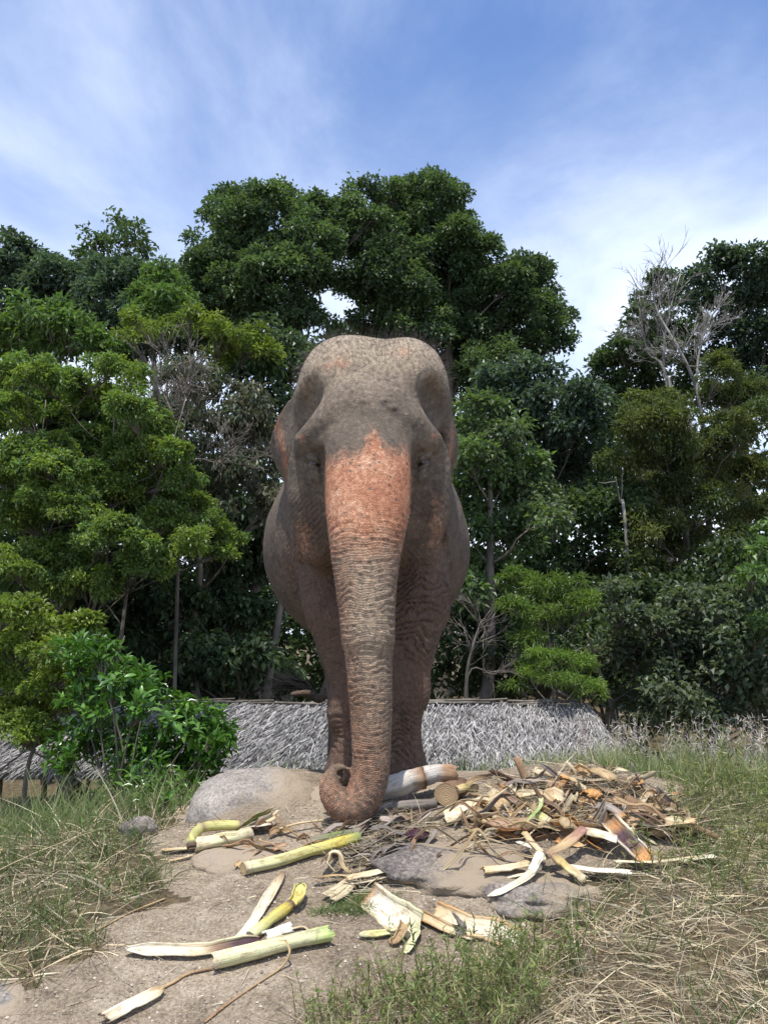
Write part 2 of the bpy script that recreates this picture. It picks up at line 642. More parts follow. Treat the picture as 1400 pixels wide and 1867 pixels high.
# ------------------------------------------------------------------ trees and shrubs
DK = np.array([[0.050, 0.084, 0.030], [0.068, 0.108, 0.036], [0.038, 0.068, 0.030]])       # dark broadleaf
MD = np.array([[0.080, 0.140, 0.034], [0.100, 0.165, 0.042], [0.062, 0.115, 0.036]])       # mid green
LT = np.array([[0.150, 0.205, 0.036], [0.190, 0.240, 0.044], [0.110, 0.165, 0.036]])       # yellow green
OL = np.array([[0.120, 0.145, 0.044], [0.150, 0.170, 0.052], [0.085, 0.112, 0.040]])       # olive
GY_ = np.array([[0.090, 0.118, 0.070], [0.115, 0.140, 0.086], [0.066, 0.094, 0.058]])      # grey green
BL = np.array([[0.050, 0.084, 0.048], [0.066, 0.104, 0.058], [0.040, 0.068, 0.042]])       # blue green
FR = np.array([[0.160, 0.250, 0.050], [0.190, 0.280, 0.062], [0.125, 0.210, 0.044]])       # fresh light green
BR = np.array([[0.135, 0.120, 0.070], [0.105, 0.105, 0.062], [0.155, 0.135, 0.085]])       # withered


for _p in (DK, MD, BL):
    _p *= np.array([1.12, 1.06, 1.25])


def crown_cloud(lobes, rc, leaf, aspect, dens, pal, droop, upb=0.5, odd=0.0, flat=0.8, hang=0.0, fill=0.35):
    """leaf positions and colours for lobes [(centre, radius)]"""
    P_, A_, N_, L_, W_, C_ = [], [], [], [], [], []
    clumps = []
    for c, R in lobes:
        nc = max(6, int(5.4 * (R / rc) ** 2))
        d = unit(rng.normal(size=(nc, 3)))
        d[:, 2] = np.where(d[:, 2] < -0.35, -d[:, 2] * 0.6, d[:, 2])
        d = unit(d)
        rr = np.where(rng.random(nc) < fill, rng.uniform(0.25, 0.8, nc), rng.uniform(0.76, 1.2, nc))
        q = c + d * (R * rr)[:, None] * np.array([1.0, 1.0, 0.92])
        crs = rc * rng.uniform(0.65, 1.35, nc)
        m = np.maximum(8, (dens * 2.9 * (crs / leaf) ** 2 / aspect).astype(int))
        ci = np.repeat(np.arange(nc), m)
        n = len(ci)
        dir_ = unit(rng.normal(size=(n, 3)) * np.array([1, 1, 0.75]) + 0.8 * d[ci] + np.array([0, 0, upb]))
        stray = np.where(rng.random(n) < 0.06, rng.uniform(1.0, 1.4, n), 1.0)
        pos = q[ci] + dir_ * (crs[ci] * rng.random(n) ** 0.45 * stray)[:, None] * np.array([1, 1, flat])
        ax = unit(dir_ * 0.7 + rng.normal(size=(n, 3)) * 0.55 + np.array([0, 0, -droop]))
        nm = unit(np.array([0, 0, 0.9]) + dir_ * 0.45 + rng.normal(size=(n, 3)) * 0.38)
        if hang:
            ax = unit(ax + np.array([0, 0, -hang]))
            nm = unit(dir_ + rng.normal(size=(n, 3)) * 0.4 + np.array([0, -0.2, 0.3]))
        ln = leaf * rng.uniform(0.65, 1.3, n)
        tone = (rng.uniform(0.8, 1.22, nc)[ci] * rng.uniform(0.72, 1.3, n))[:, None]
        base = pal[rng.integers(0, len(pal), nc)][ci] * 0.5 + pal[rng.integers(0, len(pal), n)] * 0.5
        col = base * tone
        if odd:
            k = rng.random(n) < odd
            col[k] = np.array([0.20, 0.15, 0.05]) * rng.uniform(0.6, 1.3, (k.sum(), 1))
        P_.append(pos); A_.append(ax); N_.append(nm); L_.append(ln); W_.append(ln * aspect); C_.append(col)
        clumps.append((q, c))
    return [np.concatenate(a) for a in (P_, A_, N_, L_, W_, C_)], clumps


def wiggle(a, b, n, amp, seed):
    t = np.linspace(0, 1, n)
    p = a + (b - a) * t[:, None]
    w = np.stack([vnoise(t * 3.1, seed, 0.5), vnoise(t * 3.1, seed, 7.5), vnoise(t * 3.1, seed, 13.5)], -1)
    return p + w * (np.sin(np.pi * t) * amp * np.linalg.norm(b - a))[:, None]


def make_tree(name, label, cat, Y, lobes, base, rc=0.55, leaf=0.18, aspect=0.56, dens=3.4, pal=DK, droop=0.35, trunk=0.2,
              group=None, mat=None, bark=None, twigs=6, depth=0.9, odd=0.0, hang=0.0, upb=0.5, flat=0.8, stems=1, fill=0.35):
    L3 = []
    for l in lobes:
        u, v, r = l[:3]
        y = Y + (l[3] if len(l) > 3 else rng.uniform(-1, 1) * depth)
        c = P(u, v, y)
        _, _, dd = proj(c)
        L3.append((c, r * float(dd) / FPX))
    (pos, ax, nm, ln, wd, col), clumps = crown_cloud(L3, rc, leaf, aspect, dens, pal, droop, upb, odd, flat, hang, fill)
    bx = (base - CX) / FPX * Y
    root = np.array([bx, Y + 0.2, float(ground_z(bx, Y + 0.2)) - 0.1])
    e = empty(name, root)
    v, f3, c = leaves(pos - root, ax, nm, ln, wd, col)
    o = obj('crown', mesh_data(name + '_crown', v, f3, mat or M_LEAF, col=c, smooth=False), e)
    o['kind'] = 'stuff'
    cen = np.mean([c for c, _ in L3], 0)
    top = np.array([cen[0], Y + 0.2, max(c[2] for c, _ in L3)])
    sd = (base * 7 + len(lobes)) % 97
    for s in range(stems):
        off = np.array([(s - (stems - 1) / 2) * trunk * 5, 0, 0])
        tgt = top + off * 4
        line = wiggle(root + off, root + off + (tgt - root) * 0.93, 16, 0.05, sd + s * 3.3)
        A = Acc()
        A.tube(line - root, np.linspace(trunk, trunk * 0.16, 16), 8)
        tk_ = obj('trunk', A.mesh(name + '_trunk', bark or M_BARK), e)
        for i, (c, R) in enumerate(L3):
            if i % stems != s:
                continue
            A = Acc()
            h = np.clip((c[2] - root[2] - R * 0.9 - 0.3 * np.hypot(*(c - line[8])[:2])) / (top[2] - root[2]) / 0.93, 0.12, 0.93)
            a = line[int(h * 15)]
            r0 = trunk * (1 - 0.84 * h) * 0.42
            b = wiggle(a, c, 8, 0.08, sd + i * 1.7)
            A.tube(b - root, np.linspace(r0, max(0.008, r0 * 0.3), 8), 6)
            q = clumps[i][0]
            for k in range(min(twigs, len(q))):
                w = wiggle(b[5], q[k], 5, 0.1, sd + i + k * 2.1)
                A.tube(w - root, np.linspace(max(0.008, r0 * 0.3), 0.005, 5), 4)
            obj('branch', A.mesh(name + '_branch', bark or M_BARK), tk_)
    return tag(e, label, cat, group)


FG = 'forest trees behind the elephant'
# far wall of forest, reads as one dark mass between the trunks
def far_wood():
    lob = []
    for i in range(190):
        x = rng.uniform(-26, 26)
        y = rng.uniform(31, 37)
        z = rng.uniform(-1.5, 9.0)
        lob.append((np.array([x, y, z]), rng.uniform(1.4, 2.2)))
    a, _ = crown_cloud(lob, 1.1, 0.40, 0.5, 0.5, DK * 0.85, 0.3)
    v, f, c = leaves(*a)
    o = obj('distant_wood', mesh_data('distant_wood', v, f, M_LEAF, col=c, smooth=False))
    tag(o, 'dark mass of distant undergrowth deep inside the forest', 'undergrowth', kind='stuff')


far_wood()
# the great tree right of centre
make_tree('broadleaf_tree', 'tallest dark green tree, its domed top rising right above the elephant', 'tree', 24,
          [(775, 375, 52), (728, 388, 42), (812, 372, 36), (700, 352, 22), (838, 428, 30), (765, 440, 66), (828, 470, 60), (720, 462, 60),
           (700, 530, 66), (790, 528, 80), (872, 492, 48), (868, 560, 74), (930, 520, 38), (968, 512, 42), (996, 536, 28), (940, 588, 62),
           (988, 598, 34), (1004, 640, 26), (958, 648, 34), (860, 640, 70), (770, 612, 78), (690, 600, 58), (905, 690, 50), (840, 715, 66), (655, 545, 34)],
          800, rc=0.40, leaf=0.135, pal=DK * 1.12, trunk=0.28, group=FG, depth=1.3, dens=3.2)
make_tree('broadleaf_tree', 'tall dark tree with three rounded heads, left of the tallest tree', 'tree', 23,
          [(440, 392, 46), (402, 412, 34), (495, 378, 36), (520, 372, 18), (396, 462, 42), (465, 440, 58), (562, 392, 26), (600, 408, 40), (650, 382, 38), (676, 402, 24),
           (545, 452, 56), (618, 452, 34), (430, 515, 66), (505, 525, 68), (575, 505, 44), (372, 505, 30), (540, 580, 46), (460, 590, 66), (400, 580, 56), (585, 462, 36), (370, 560, 40), (640, 420, 34)],
          610, rc=0.40, leaf=0.135, pal=DK * 1.2, trunk=0.24, group=FG, depth=1.2, dens=3.2)
make_tree('broadleaf_tree', 'band of dark leaning forest tree along the skyline at the left edge', 'tree', 27,
          [(5, 478, 40), (38, 500, 32), (72, 505, 28), (110, 520, 34), (20, 560, 60), (85, 575, 56), (150, 520, 30), (140, 575, 52)],
          60, rc=0.55, leaf=0.18, pal=BL, trunk=0.3, group=FG)
make_tree('broadleaf_tree', 'dark grey green tree on the skyline between lacy treetop and great trees', 'tree', 25,
          [(190, 525, 34), (232, 520, 36), (280, 520, 34), (318, 530, 34), (215, 580, 58), (295, 585, 56), (345, 560, 40), (250, 640, 60), (345, 630, 56)],
          270, rc=0.5, leaf=0.17, pal=BL * 1.1, trunk=0.3, group=FG)
make_tree('lacy_tree', 'slim tree with sparse lacy crown showing sky, standing above the left skyline', 'tree', 29,
          [(205, 418, 22), (175, 440, 24), (240, 432, 24), (160, 468, 16), (205, 460, 26), (248, 462, 22), (225, 495, 24), (180, 492, 16)],
          215, rc=0.36, leaf=0.2, pal=DK, trunk=0.2, group=FG, dens=1.5, depth=0.6)
make_tree('light_tree', 'fresh green tree head poking out left of the great trees', 'tree', 17,
          [(300, 520, 30), (268, 545, 26), (328, 548, 26), (302, 575, 38), (262, 590, 28)],
          300, rc=0.26, leaf=0.14, pal=MD * 1.1, trunk=0.1, group=FG, aspect=0.34, droop=0.6)
make_tree('light_tree', 'bright green tree with long leaves below the left skyline', 'tree', 16,
          [(90, 585, 40), (140, 600, 34), (40, 610, 34), (115, 640, 42), (30, 650, 40), (190, 640, 32)],
          100, rc=0.26, leaf=0.17, pal=MD * 1.1, trunk=0.12, group=FG, aspect=0.36, droop=0.5)
make_tree('twiggy_tree', 'thin tree with yellow green tips and bare grey twigs beside the elephant head', 'tree', 14,
          [(250, 590, 26), (285, 605, 24), (232, 625, 22), (340, 585, 18), (405, 620, 34), (455, 650, 40), (420, 670, 32), (490, 655, 18), (385, 650, 26)],
          380, rc=0.2, leaf=0.1, pal=LT * 0.85, trunk=0.09, group=FG, aspect=0.42, twigs=14, dens=2.4, bark=M_TWIG)
make_tree('withered_tree', 'drooping tree with withered grey brown leaves and tangled twigs, left of the ear', 'tree', 13,
          [(375, 720, 42), (430, 755, 46), (330, 690, 26), (470, 800, 44), (400, 815, 46), (445, 870, 44), (495, 860, 30), (390, 890, 40), (470, 940, 44), (430, 720, 34)],
          430, rc=0.26, leaf=0.12, pal=np.vstack([GY_ * 0.8, BR * 0.75]), trunk=0.09, group=FG, aspect=0.36, hang=0.9, twigs=18, dens=2.0, bark=M_TWIG, stems=2)
make_tree('dark_tree', 'dark understorey tree hanging behind the left flank of the elephant', 'tree', 14.5,
          [(470, 700, 50), (510, 770, 50), (480, 1010, 46), (440, 1060, 52), (500, 960, 40), (400, 1130, 50), (470, 1130, 42), (350, 780, 50), (340, 900, 60), (430, 980, 46),
           (500, 640, 50), (540, 690, 40), (420, 900, 50), (360, 1000, 60), (370, 1090, 50)],
          480, rc=0.34, leaf=0.13, pal=DK, trunk=0.14, group=FG, hang=0.5, dens=2.6, twigs=10)
make_tree('dark_tree', 'shadowy dark bush hanging low between the left shrub and the elephant', 'tree', 13.2,
          [(330, 1130, 50), (300, 1190, 52), (370, 1200, 48), (430, 1215, 40), (250, 1160, 52), (480, 1210, 34), (410, 1150, 40), (340, 1240, 30), (450, 1258, 34), (395, 1255, 36), (505, 1245, 28), (300, 1265, 34), (245, 1250, 36)],
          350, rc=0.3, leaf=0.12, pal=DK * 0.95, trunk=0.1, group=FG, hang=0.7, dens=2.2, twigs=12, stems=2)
# the light small-leaved tree that fills the left edge
LF = [(25, 690, 44), (75, 700, 36), (130, 700, 34), (205, 680, 36), (240, 700, 24), (165, 740, 50), (90, 760, 52), (20, 770, 50), (235, 755, 40), (275, 790, 34),
      (310, 835, 30), (250, 830, 46), (170, 820, 56), (80, 850, 58), (15, 870, 46), (335, 880, 28), (290, 890, 46), (200, 900, 56), (110, 930, 56), (30, 950, 50),
      (360, 930, 30), (390, 965, 26), (420, 985, 18), (300, 965, 44), (210, 985, 52), (350, 1000, 34), (120, 1020, 50), (30, 1040, 46), (265, 1035, 40), (400, 1010, 22), (180, 1070, 42), (90, 1090, 36)]
make_tree('small_leaved_tree', 'wide yellow green tree with tiny leaves filling the left edge', 'tree', 10.6, LF, 120,
          rc=0.13, leaf=0.058, pal=np.vstack([LT * 1.05, MD * 1.2]), trunk=0.04, depth=0.8, aspect=0.52, dens=3.3, stems=3, twigs=7, bark=M_BARK, flat=0.75, upb=0.35, fill=0.5)
make_tree('small_leaved_shrub', 'low yellow green shrub with tiny leaves at the left edge below the tree', 'shrub', 8.6,
          [(15, 1130, 36), (60, 1150, 34), (110, 1160, 32), (150, 1150, 18), (20, 1195, 40), (90, 1200, 36), (40, 1250, 40), (15, 1300, 36), (80, 1265, 30), (125, 1240, 22), (55, 1310, 22), (20, 1345, 30), (70, 1350, 22), (110, 1290, 26)],
          50, rc=0.16, leaf=0.058, pal=LT, trunk=0.035, depth=0.5, aspect=0.56, dens=3.6, stems=3, bark=M_TWIG, flat=0.7)
make_tree('dark_tree', 'dark evergreen shrub in the shade behind the left edge tree', 'tree', 12.4,
          [(40, 900, 90), (150, 980, 90), (60, 1060, 80), (200, 1080, 80), (270, 960, 70), (120, 1140, 70), (210, 1160, 60), (20, 1180, 70), (60, 760, 80), (190, 820, 80), (290, 860, 60)],
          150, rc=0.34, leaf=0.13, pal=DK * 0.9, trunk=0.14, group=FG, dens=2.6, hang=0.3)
# right of the elephant
make_tree('mid_tree', 'grey green leafy tree just right of the elephant back', 'tree', 16,
          [(870, 770, 44), (905, 800, 46), (860, 850, 44), (930, 860, 46), (890, 910, 52), (960, 910, 44), (850, 970, 44), (920, 985, 48), (985, 950, 36), (870, 1050, 36), (850, 1100, 28), (905, 1060, 34)],
          870, rc=0.34, leaf=0.13, pal=np.vstack([GY_ * 1.1, MD]), trunk=0.16, group=FG, dens=2.6)
make_tree('dark_tree', 'dark dense tree under the drooping edge of the tallest tree', 'tree', 19,
          [(930, 720, 56), (990, 720, 46), (1040, 740, 44), (970, 790, 56), (1050, 800, 50), (1000, 860, 50), (1080, 760, 30), (1040, 880, 44), (900, 760, 50), (1085, 850, 40)],
          980, rc=0.42, leaf=0.15, pal=BL, trunk=0.2, group=FG, dens=2.9)
make_tree('dark_tree', 'dark tree behind the bright feathery shrub right of the legs', 'tree', 18,
          [(1060, 960, 56), (1110, 1000, 50), (1000, 1030, 44), (950, 1080, 50), (1090, 1060, 44), (900, 1130, 46), (850, 1160, 40), (1130, 920, 46)],
          1060, rc=0.4, leaf=0.15, pal=DK, trunk=0.2, group=FG, dens=2.6)
make_tree('feathery_shrub', 'bright green feathery shrub hanging right of the elephant legs', 'shrub', 12.5,
          [(955, 1075, 30), (1000, 1080, 36), (1045, 1095, 34), (1085, 1105, 24), (975, 1125, 32), (1025, 1130, 30), (930, 1110, 22), (960, 1165, 20)],
          1000, rc=0.2, leaf=0.1, pal=FR * 0.62, trunk=0.05, aspect=0.22, dens=1.7, flat=0.5, twigs=8)
make_tree('feathery_shrub', 'small yellow green feathery sapling growing over the thatch ridge', 'shrub', 11.4,
          [(985, 1210, 26), (1025, 1205, 24), (1055, 1215, 22), (965, 1240, 26), (1010, 1240, 28), (1060, 1245, 20), (1080, 1265, 14), (945, 1255, 14)],
          1000, rc=0.15, leaf=0.085, pal=FR * 0.78, trunk=0.03, aspect=0.2, dens=1.5, flat=0.45, twigs=8)
make_tree('broadleaf_tree', 'dark round headed tree on the skyline at the right edge', 'tree', 25,
          [(1385, 490, 40), (1340, 492, 34), (1300, 500, 30), (1268, 515, 24), (1390, 560, 50), (1320, 550, 40), (1395, 640, 46), (1345, 610, 34), (1400, 710, 40), (1370, 680, 36)],
          1385, rc=0.45, leaf=0.17, pal=BL, trunk=0.32, group=FG, dens=2.9)
make_tree('broadleaf_tree', 'ragged dark tree with layered boughs behind the bare tree', 'tree', 26,
          [(1205, 512, 14), (1195, 545, 26), (1230, 560, 30), (1165, 590, 28), (1215, 610, 40), (1262, 600, 26), (1130, 640, 22), (1098, 655, 16), (1165, 650, 36), (1230, 670, 46),
           (1100, 690, 24), (1150, 705, 42), (1205, 740, 50), (1290, 680, 36), (1110, 740, 36), (1160, 790, 50)],
          1220, rc=0.42, leaf=0.17, pal=DK, trunk=0.3, group=FG, dens=2.4, flat=0.5)
make_tree('olive_tree', 'feathery olive green tree filling the right side of the forest', 'tree', 17.5,
          [(1310, 690, 34), (1350, 720, 36), (1385, 735, 34), (1320, 745, 40), (1280, 720, 22), (1375, 790, 44), (1310, 810, 46), (1185, 750, 34), (1225, 775, 32), (1165, 790, 34), (1205, 820, 44),
           (1150, 850, 38), (1260, 860, 46), (1340, 870, 50), (1195, 900, 48), (1395, 870, 40), (1280, 930, 52), (1360, 950, 50), (1180, 970, 46), (1240, 1000, 50), (1320, 1020, 50), (1160, 1040, 44), (1210, 1070, 40)],
          1290, rc=0.26, leaf=0.11, pal=np.vstack([OL * 0.95, OL * 0.8, DK]), trunk=0.16, group=FG, depth=1.4, aspect=0.32, dens=2.6, flat=0.8)
make_tree('grey_bush', 'low dark grey green bush beyond the tall grass at right', 'shrub', 13.2,
          [(1140, 1130, 40), (1190, 1150, 44), (1250, 1130, 44), (1120, 1190, 38), (1170, 1215, 44), (1230, 1210, 44), (1290, 1180, 40), (1210, 1270, 36), (1270, 1250, 38), (1150, 1300, 34), (1215, 1315, 34), (1275, 1310, 32)],
          1200, rc=0.28, leaf=0.11, pal=GY_ * 0.95, trunk=0.09, dens=2.4, stems=2)
make_tree('grey_bush', 'grey green bush with drooping boughs at the right edge', 'shrub', 12.6,
          [(1330, 1120, 40), (1385, 1110, 36), (1320, 1180, 42), (1380, 1190, 44), (1345, 1245, 40), (1395, 1260, 34), (1300, 1220, 28), (1330, 1305, 34), (1390, 1310, 34)],
          1360, rc=0.28, leaf=0.11, pal=GY_ * 1.05, trunk=0.09, dens=2.4, stems=2)
make_tree('vine_bush', 'bright green creeper clump at the right edge of the forest', 'shrub', 12.2,
          [(1385, 1010, 24), (1400, 1050, 26), (1370, 1060, 18), (1395, 1145, 14), (1400, 980, 18)],
          1395, rc=0.18, leaf=0.11, pal=MD * 1.15, trunk=0.05, aspect=0.6, dens=2.4)
make_tree('dark_tree', 'dark thicket tree between the feathery shrub and grey bushes', 'tree', 16,
          [(1100, 1120, 50), (1060, 1180, 50), (1110, 1230, 44), (930, 1200, 40), (880, 1200, 40), (1150, 1260, 40), (1290, 1090, 60), (1370, 1060, 60), (1230, 1120, 60)],
          1090, rc=0.4, leaf=0.14, pal=DK * 0.8, trunk=0.16, group=FG, dens=2.2)


make_tree('dark_tree', 'dark forest tree standing straight behind the elephant', 'tree', 27,
          [(600, 680, 60), (680, 660, 60), (760, 690, 60), (620, 770, 70), (720, 780, 70), (580, 860, 70), (680, 870, 70), (780, 860, 70), (620, 960, 70), (730, 960, 70), (560, 960, 60), (660, 1050, 70), (560, 1060, 60), (770, 1060, 60)],
          660, rc=0.6, leaf=0.22, pal=DK, trunk=0.22, group=FG, dens=1.7, twigs=3)


def copy_tree(o, parent=None):
    c = o.copy(); COL.objects.link(c); c.parent = parent
    for ch in list(o.children):
        copy_tree(ch, c)
    return c


def more_trees():
    # the wood goes on past both edges of the picture
    src = [o for o in bpy.data.objects if o.parent is None and o.name.split('.')[0] in ('broadleaf_tree', 'olive_tree', 'dark_tree', 'mid_tree')]
    for k, (x, y) in enumerate(((14.2, 21), (17.5, 24), (20.5, 21), (24.5, 25), (16, 17), (-15.5, 22), (-19, 25), (-22.5, 21), (-14.6, 18), (28, 22), (-27, 24))):
        o = copy_tree(src[(k * 5) % len(src)])
        o.location = (x, y, float(ground_z(x, y)) - 0.1)
        o.rotation_euler = (0, 0, 0.9 * k)
        tag(o, 'forest tree past the ' + ('right' if x > 0 else 'left') + ' edge of the view, ' + ('nearest', 'second', 'third', 'fourth', 'foremost', 'nearest', 'second', 'third', 'foremost', 'fifth', 'fourth')[k] + ' one out', 'tree', 'trees past the edges of the view')


more_trees()
UN = ['left of the legs', 'behind the left shrub', 'at the left edge', 'behind the fore legs', 'right of the sapling', 'behind the grey bushes', 'at the right edge']
for k, (uu, wd_) in enumerate(((430, 70), (250, 80), (60, 90), (640, 80), (900, 80), (1120, 80), (1330, 90))):
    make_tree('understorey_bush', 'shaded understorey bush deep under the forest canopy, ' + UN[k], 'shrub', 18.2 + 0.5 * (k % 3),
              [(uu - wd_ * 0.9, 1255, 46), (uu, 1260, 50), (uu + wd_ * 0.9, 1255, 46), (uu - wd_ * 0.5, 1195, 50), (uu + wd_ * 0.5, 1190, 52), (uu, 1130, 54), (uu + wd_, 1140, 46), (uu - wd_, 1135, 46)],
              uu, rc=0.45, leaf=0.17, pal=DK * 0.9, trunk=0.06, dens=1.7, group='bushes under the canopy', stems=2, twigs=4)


def bare_tree(name, label, base_px, Y, v0, limbs, r0, mat, gen=3, group=None, twn=13):
    """leafless tree: limbs [(u, v)...] fork and fork again"""
    root = P(base_px, v0, Y)
    gz = float(ground_z(root[0], Y))
    root = np.array([root[0], Y, gz - 0.1])
    e = empty(name, root)

    def grow(A, a, d, ln, r, g):
        line = wiggle(a, a + d * ln, 4, 0.09, rng.uniform(0, 90))
        A.tube(line - root, np.linspace(r, r * 0.55, 4), 4)
        if g <= 0:
            return
        for k in range(rng.integers(2, 4)):
            f = rng.uniform(0.4, 1.0)
            nd = unit(d + rng.normal(size=3) * 0.5 + np.array([0, 0, 0.2]))
            grow(A, line[int(f * 3)], nd, ln * rng.uniform(0.55, 0.8), max(r * 0.6, 0.0045), g - 1)

    tk_ = None
    for pix, rr in limbs:
        A = Acc()
        pts = np.array([root] + [P(u, v, Y + rng.uniform(-0.3, 0.3)) for u, v in pix])
        line = smooth_line(pts, 18)
        A.tube(line - root, np.linspace(rr, rr * 0.22, 18), 7)
        for k in range(twn):
            i = int(rng.uniform(0.5, 1.0) * 17)
            d = unit(unit(line[min(i + 1, 17)] - line[max(i - 1, 0)]) + rng.normal(size=3) * 0.5)
            grow(A, line[i], d, rng.uniform(0.5, 1.1) * Y / 22, rr * 0.2, gen)
        o = obj('trunk' if tk_ is None else 'branch', A.mesh(name, mat), e if tk_ is None else tk_)
        tk_ = tk_ or o
    return tag(e, label, 'tree', group)


bare_tree('bare_tree', 'bare pale grey leafless tree rising above the forest at right', 1290, 18.5, 1000,
          [([(1285, 850), (1272, 720), (1240, 640), (1195, 560), (1190, 490)], 0.062), ([(1287, 830), (1270, 700), (1285, 600), (1330, 530)], 0.05)], 0.1, M_PALE, gen=3)
bare_tree('bare_tree', 'second bare leafless tree with upright grey limbs left of the other', 1236, 19.5, 1000,
          [([(1228, 760), (1210, 680), (1215, 590), (1240, 500)], 0.055), ([(1222, 740), (1180, 640), (1165, 560)], 0.05)], 0.1, M_PALE, gen=3)
bare_tree('dead_trunk', 'short dead pale trunk leaning inside the forest at right', 1150, 16.5, 1000, [([(1140, 960), (1130, 915), (1122, 870)], 0.05)], 0.08, M_PALE, gen=0, twn=2)
bare_tree('bare_sapling', 'grey leafless sapling with curling twigs between legs and thatch ridge', 850, 12.2, 1270,
          [([(850, 1260), (862, 1180), (878, 1130)], 0.045), ([(852, 1240), (900, 1230), (945, 1225)], 0.018)], 0.05, M_BARK, gen=2)
bare_tree('bare_sapling', 'tangle of bare grey twigs sticking out of the left tree', 330, 11.5, 1000,
          [([(328, 850), (315, 760), (285, 690)], 0.03), ([(330, 850), (345, 740), (330, 660)], 0.025), ([(335, 900), (400, 840), (450, 800)], 0.02)], 0.05, M_BARK, gen=3)


# broad-leaved shrub whose leaves can be told apart
def leaf_mesh(name, col, ln, wd):
    n = 5
    t = np.linspace(0, 1, n)
    w = wd * np.sin(np.pi * np.clip(t * 0.93 + 0.05, 0, 1)) ** 0.8 * 0.5
    z = -0.25 * ln * t ** 2
    rows = [np.stack([-w, t * ln, z + w * 0.35], -1), np.stack([0 * t, t * ln, z], -1), np.stack([w, t * ln, z + w * 0.35], -1)]
    v = np.concatenate(rows)
    i = np.arange(n - 1)
    f = np.concatenate([np.stack([i, i + n, i + n + 1, i + 1], -1), np.stack([i + n, i + 2 * n, i + 2 * n + 1, i + n + 1], -1)])
    c = np.tile(col, (len(v), 1)); c[n:2 * n] *= 1.25
    return mesh_data(name, v, f, M_BROAD, col=c)


def place(o, pos, ax, nm, s=1.0):
    ax = unit(ax); sd = unit(np.cross(ax, nm)); up = np.cross(sd, ax)
    from mathutils import Matrix
    m = Matrix(((sd[0] * s, ax[0] * s, up[0] * s, pos[0]), (sd[1] * s, ax[1] * s, up[1] * s, pos[1]), (sd[2] * s, ax[2] * s, up[2] * s, pos[2]), (0, 0, 0, 1)))
    o.matrix_basis = m


def broad_shrub(name, label, Y, base, tips, nleaf, ln, pal, extra):
    bx = (base - CX) / FPX * Y
    root = np.array([bx, Y, float(ground_z(bx, Y)) - 0.05])
    e = empty(name, root)
    ms = [leaf_mesh('broad_leaf', pal[k % len(pal)] * rng.uniform(0.75, 1.25), ln * f, ln * f * 0.42) for k, f in enumerate((1, 0.85, 1.1, 0.95, 0.75, 1.0))]
    A = Acc()
    spots = []
    for u, v, r in tips:
        y = Y + rng.uniform(-0.45, 0.35)
        c = P(u, v, y)
        line = wiggle(root + np.array([rng.uniform(-0.25, 0.25), 0, 0]), c, 8, 0.08, rng.uniform(0, 90))
        A.tube(line - root, np.linspace(0.014, 0.005, 8), 5)
        R = r * Y / FPX
        for k in range(rng.integers(7, 11)):
            q = c + unit(rng.normal(size=3) + np.array([0, -0.3, 0.3])) * R * rng.uniform(0.3, 1.0)
            w = wiggle(line[6], q, 4, 0.1, rng.uniform(0, 90))
            A.tube(w - root, np.linspace(0.005, 0.0025, 4), 4)
            out = unit(q - c + np.array([0, 0, 0.05]))
            for j in range(7):
                d = unit(out * 0.5 + rng.normal(size=3) * 0.7 + np.array([0, -0.1, -0.12]))
                spots.append((q - out * 0.02 * j, d))
    rng.shuffle(spots)
    # nearest to the photographer first
    spots.sort(key=lambda s: s[0][1])
    obj('stem', A.mesh(name + '_stem', M_TWIG), e)
    for i, (q, d) in enumerate(spots[:nleaf]):
        o = obj('leaf', ms[i % len(ms)], e)
        place(o, q - root, d, unit(np.array([0, -0.25, 0.9]) + rng.normal(size=3) * 0.35), rng.uniform(0.75, 1.2))
    rest = spots[nleaf:]
    lob = [(P(u, v, Y + 0.35), r * 1.05 * Y / FPX) for u, v, r in tips]
    a, _ = crown_cloud(lob, 0.16, ln * 0.9, 0.42, extra, pal * 0.9, 0.4)
    if rest:
        q = np.array([s[0] for s in rest]); d = np.array([s[1] for s in rest])
        n = len(q)
        b = [q, d, unit(np.array([0, -0.2, 0.9]) + rng.normal(size=(n, 3)) * 0.35), np.full(n, ln), np.full(n, ln * 0.42), pal[rng.integers(0, len(pal), n)]]
        a = [np.concatenate([x, y]) for x, y in zip(a, b)]
    a[0] = a[0] - root
    v, f, c = leaves(*a)
    o = obj('foliage', mesh_data(name + '_foliage', v, f, M_BROAD, col=c, smooth=False), e)
    o['kind'] = 'stuff'
    tag(e, label, 'shrub')


SH = np.array([[0.055, 0.130, 0.020], [0.075, 0.165, 0.026], [0.042, 0.105, 0.022], [0.095, 0.19, 0.03]])
broad_shrub('broadleaf_shrub', 'glossy broad leaved green shrub before the thatch, left of the boulder', 6.9, 255,
            [(140, 1215, 30), (180, 1200, 26), (205, 1245, 28), (270, 1260, 24), (250, 1290, 34), (180, 1300, 36), (310, 1310, 30), (350, 1330, 26), (230, 1350, 38), (300, 1365, 34), (375, 1375, 24),
             (160, 1350, 34), (220, 1395, 32), (290, 1410, 34), (345, 1420, 26), (250, 1430, 30), (120, 1390, 28), (395, 1350, 14)],
            300, 0.098, SH * 1.15, 1.8)
broad_shrub('broadleaf_sapling', 'tiny broad leaved sprout on the litter just left of the boulder', 5.0, 300,
            [(300, 1458, 14)], 40, 0.06, SH, 0.3)
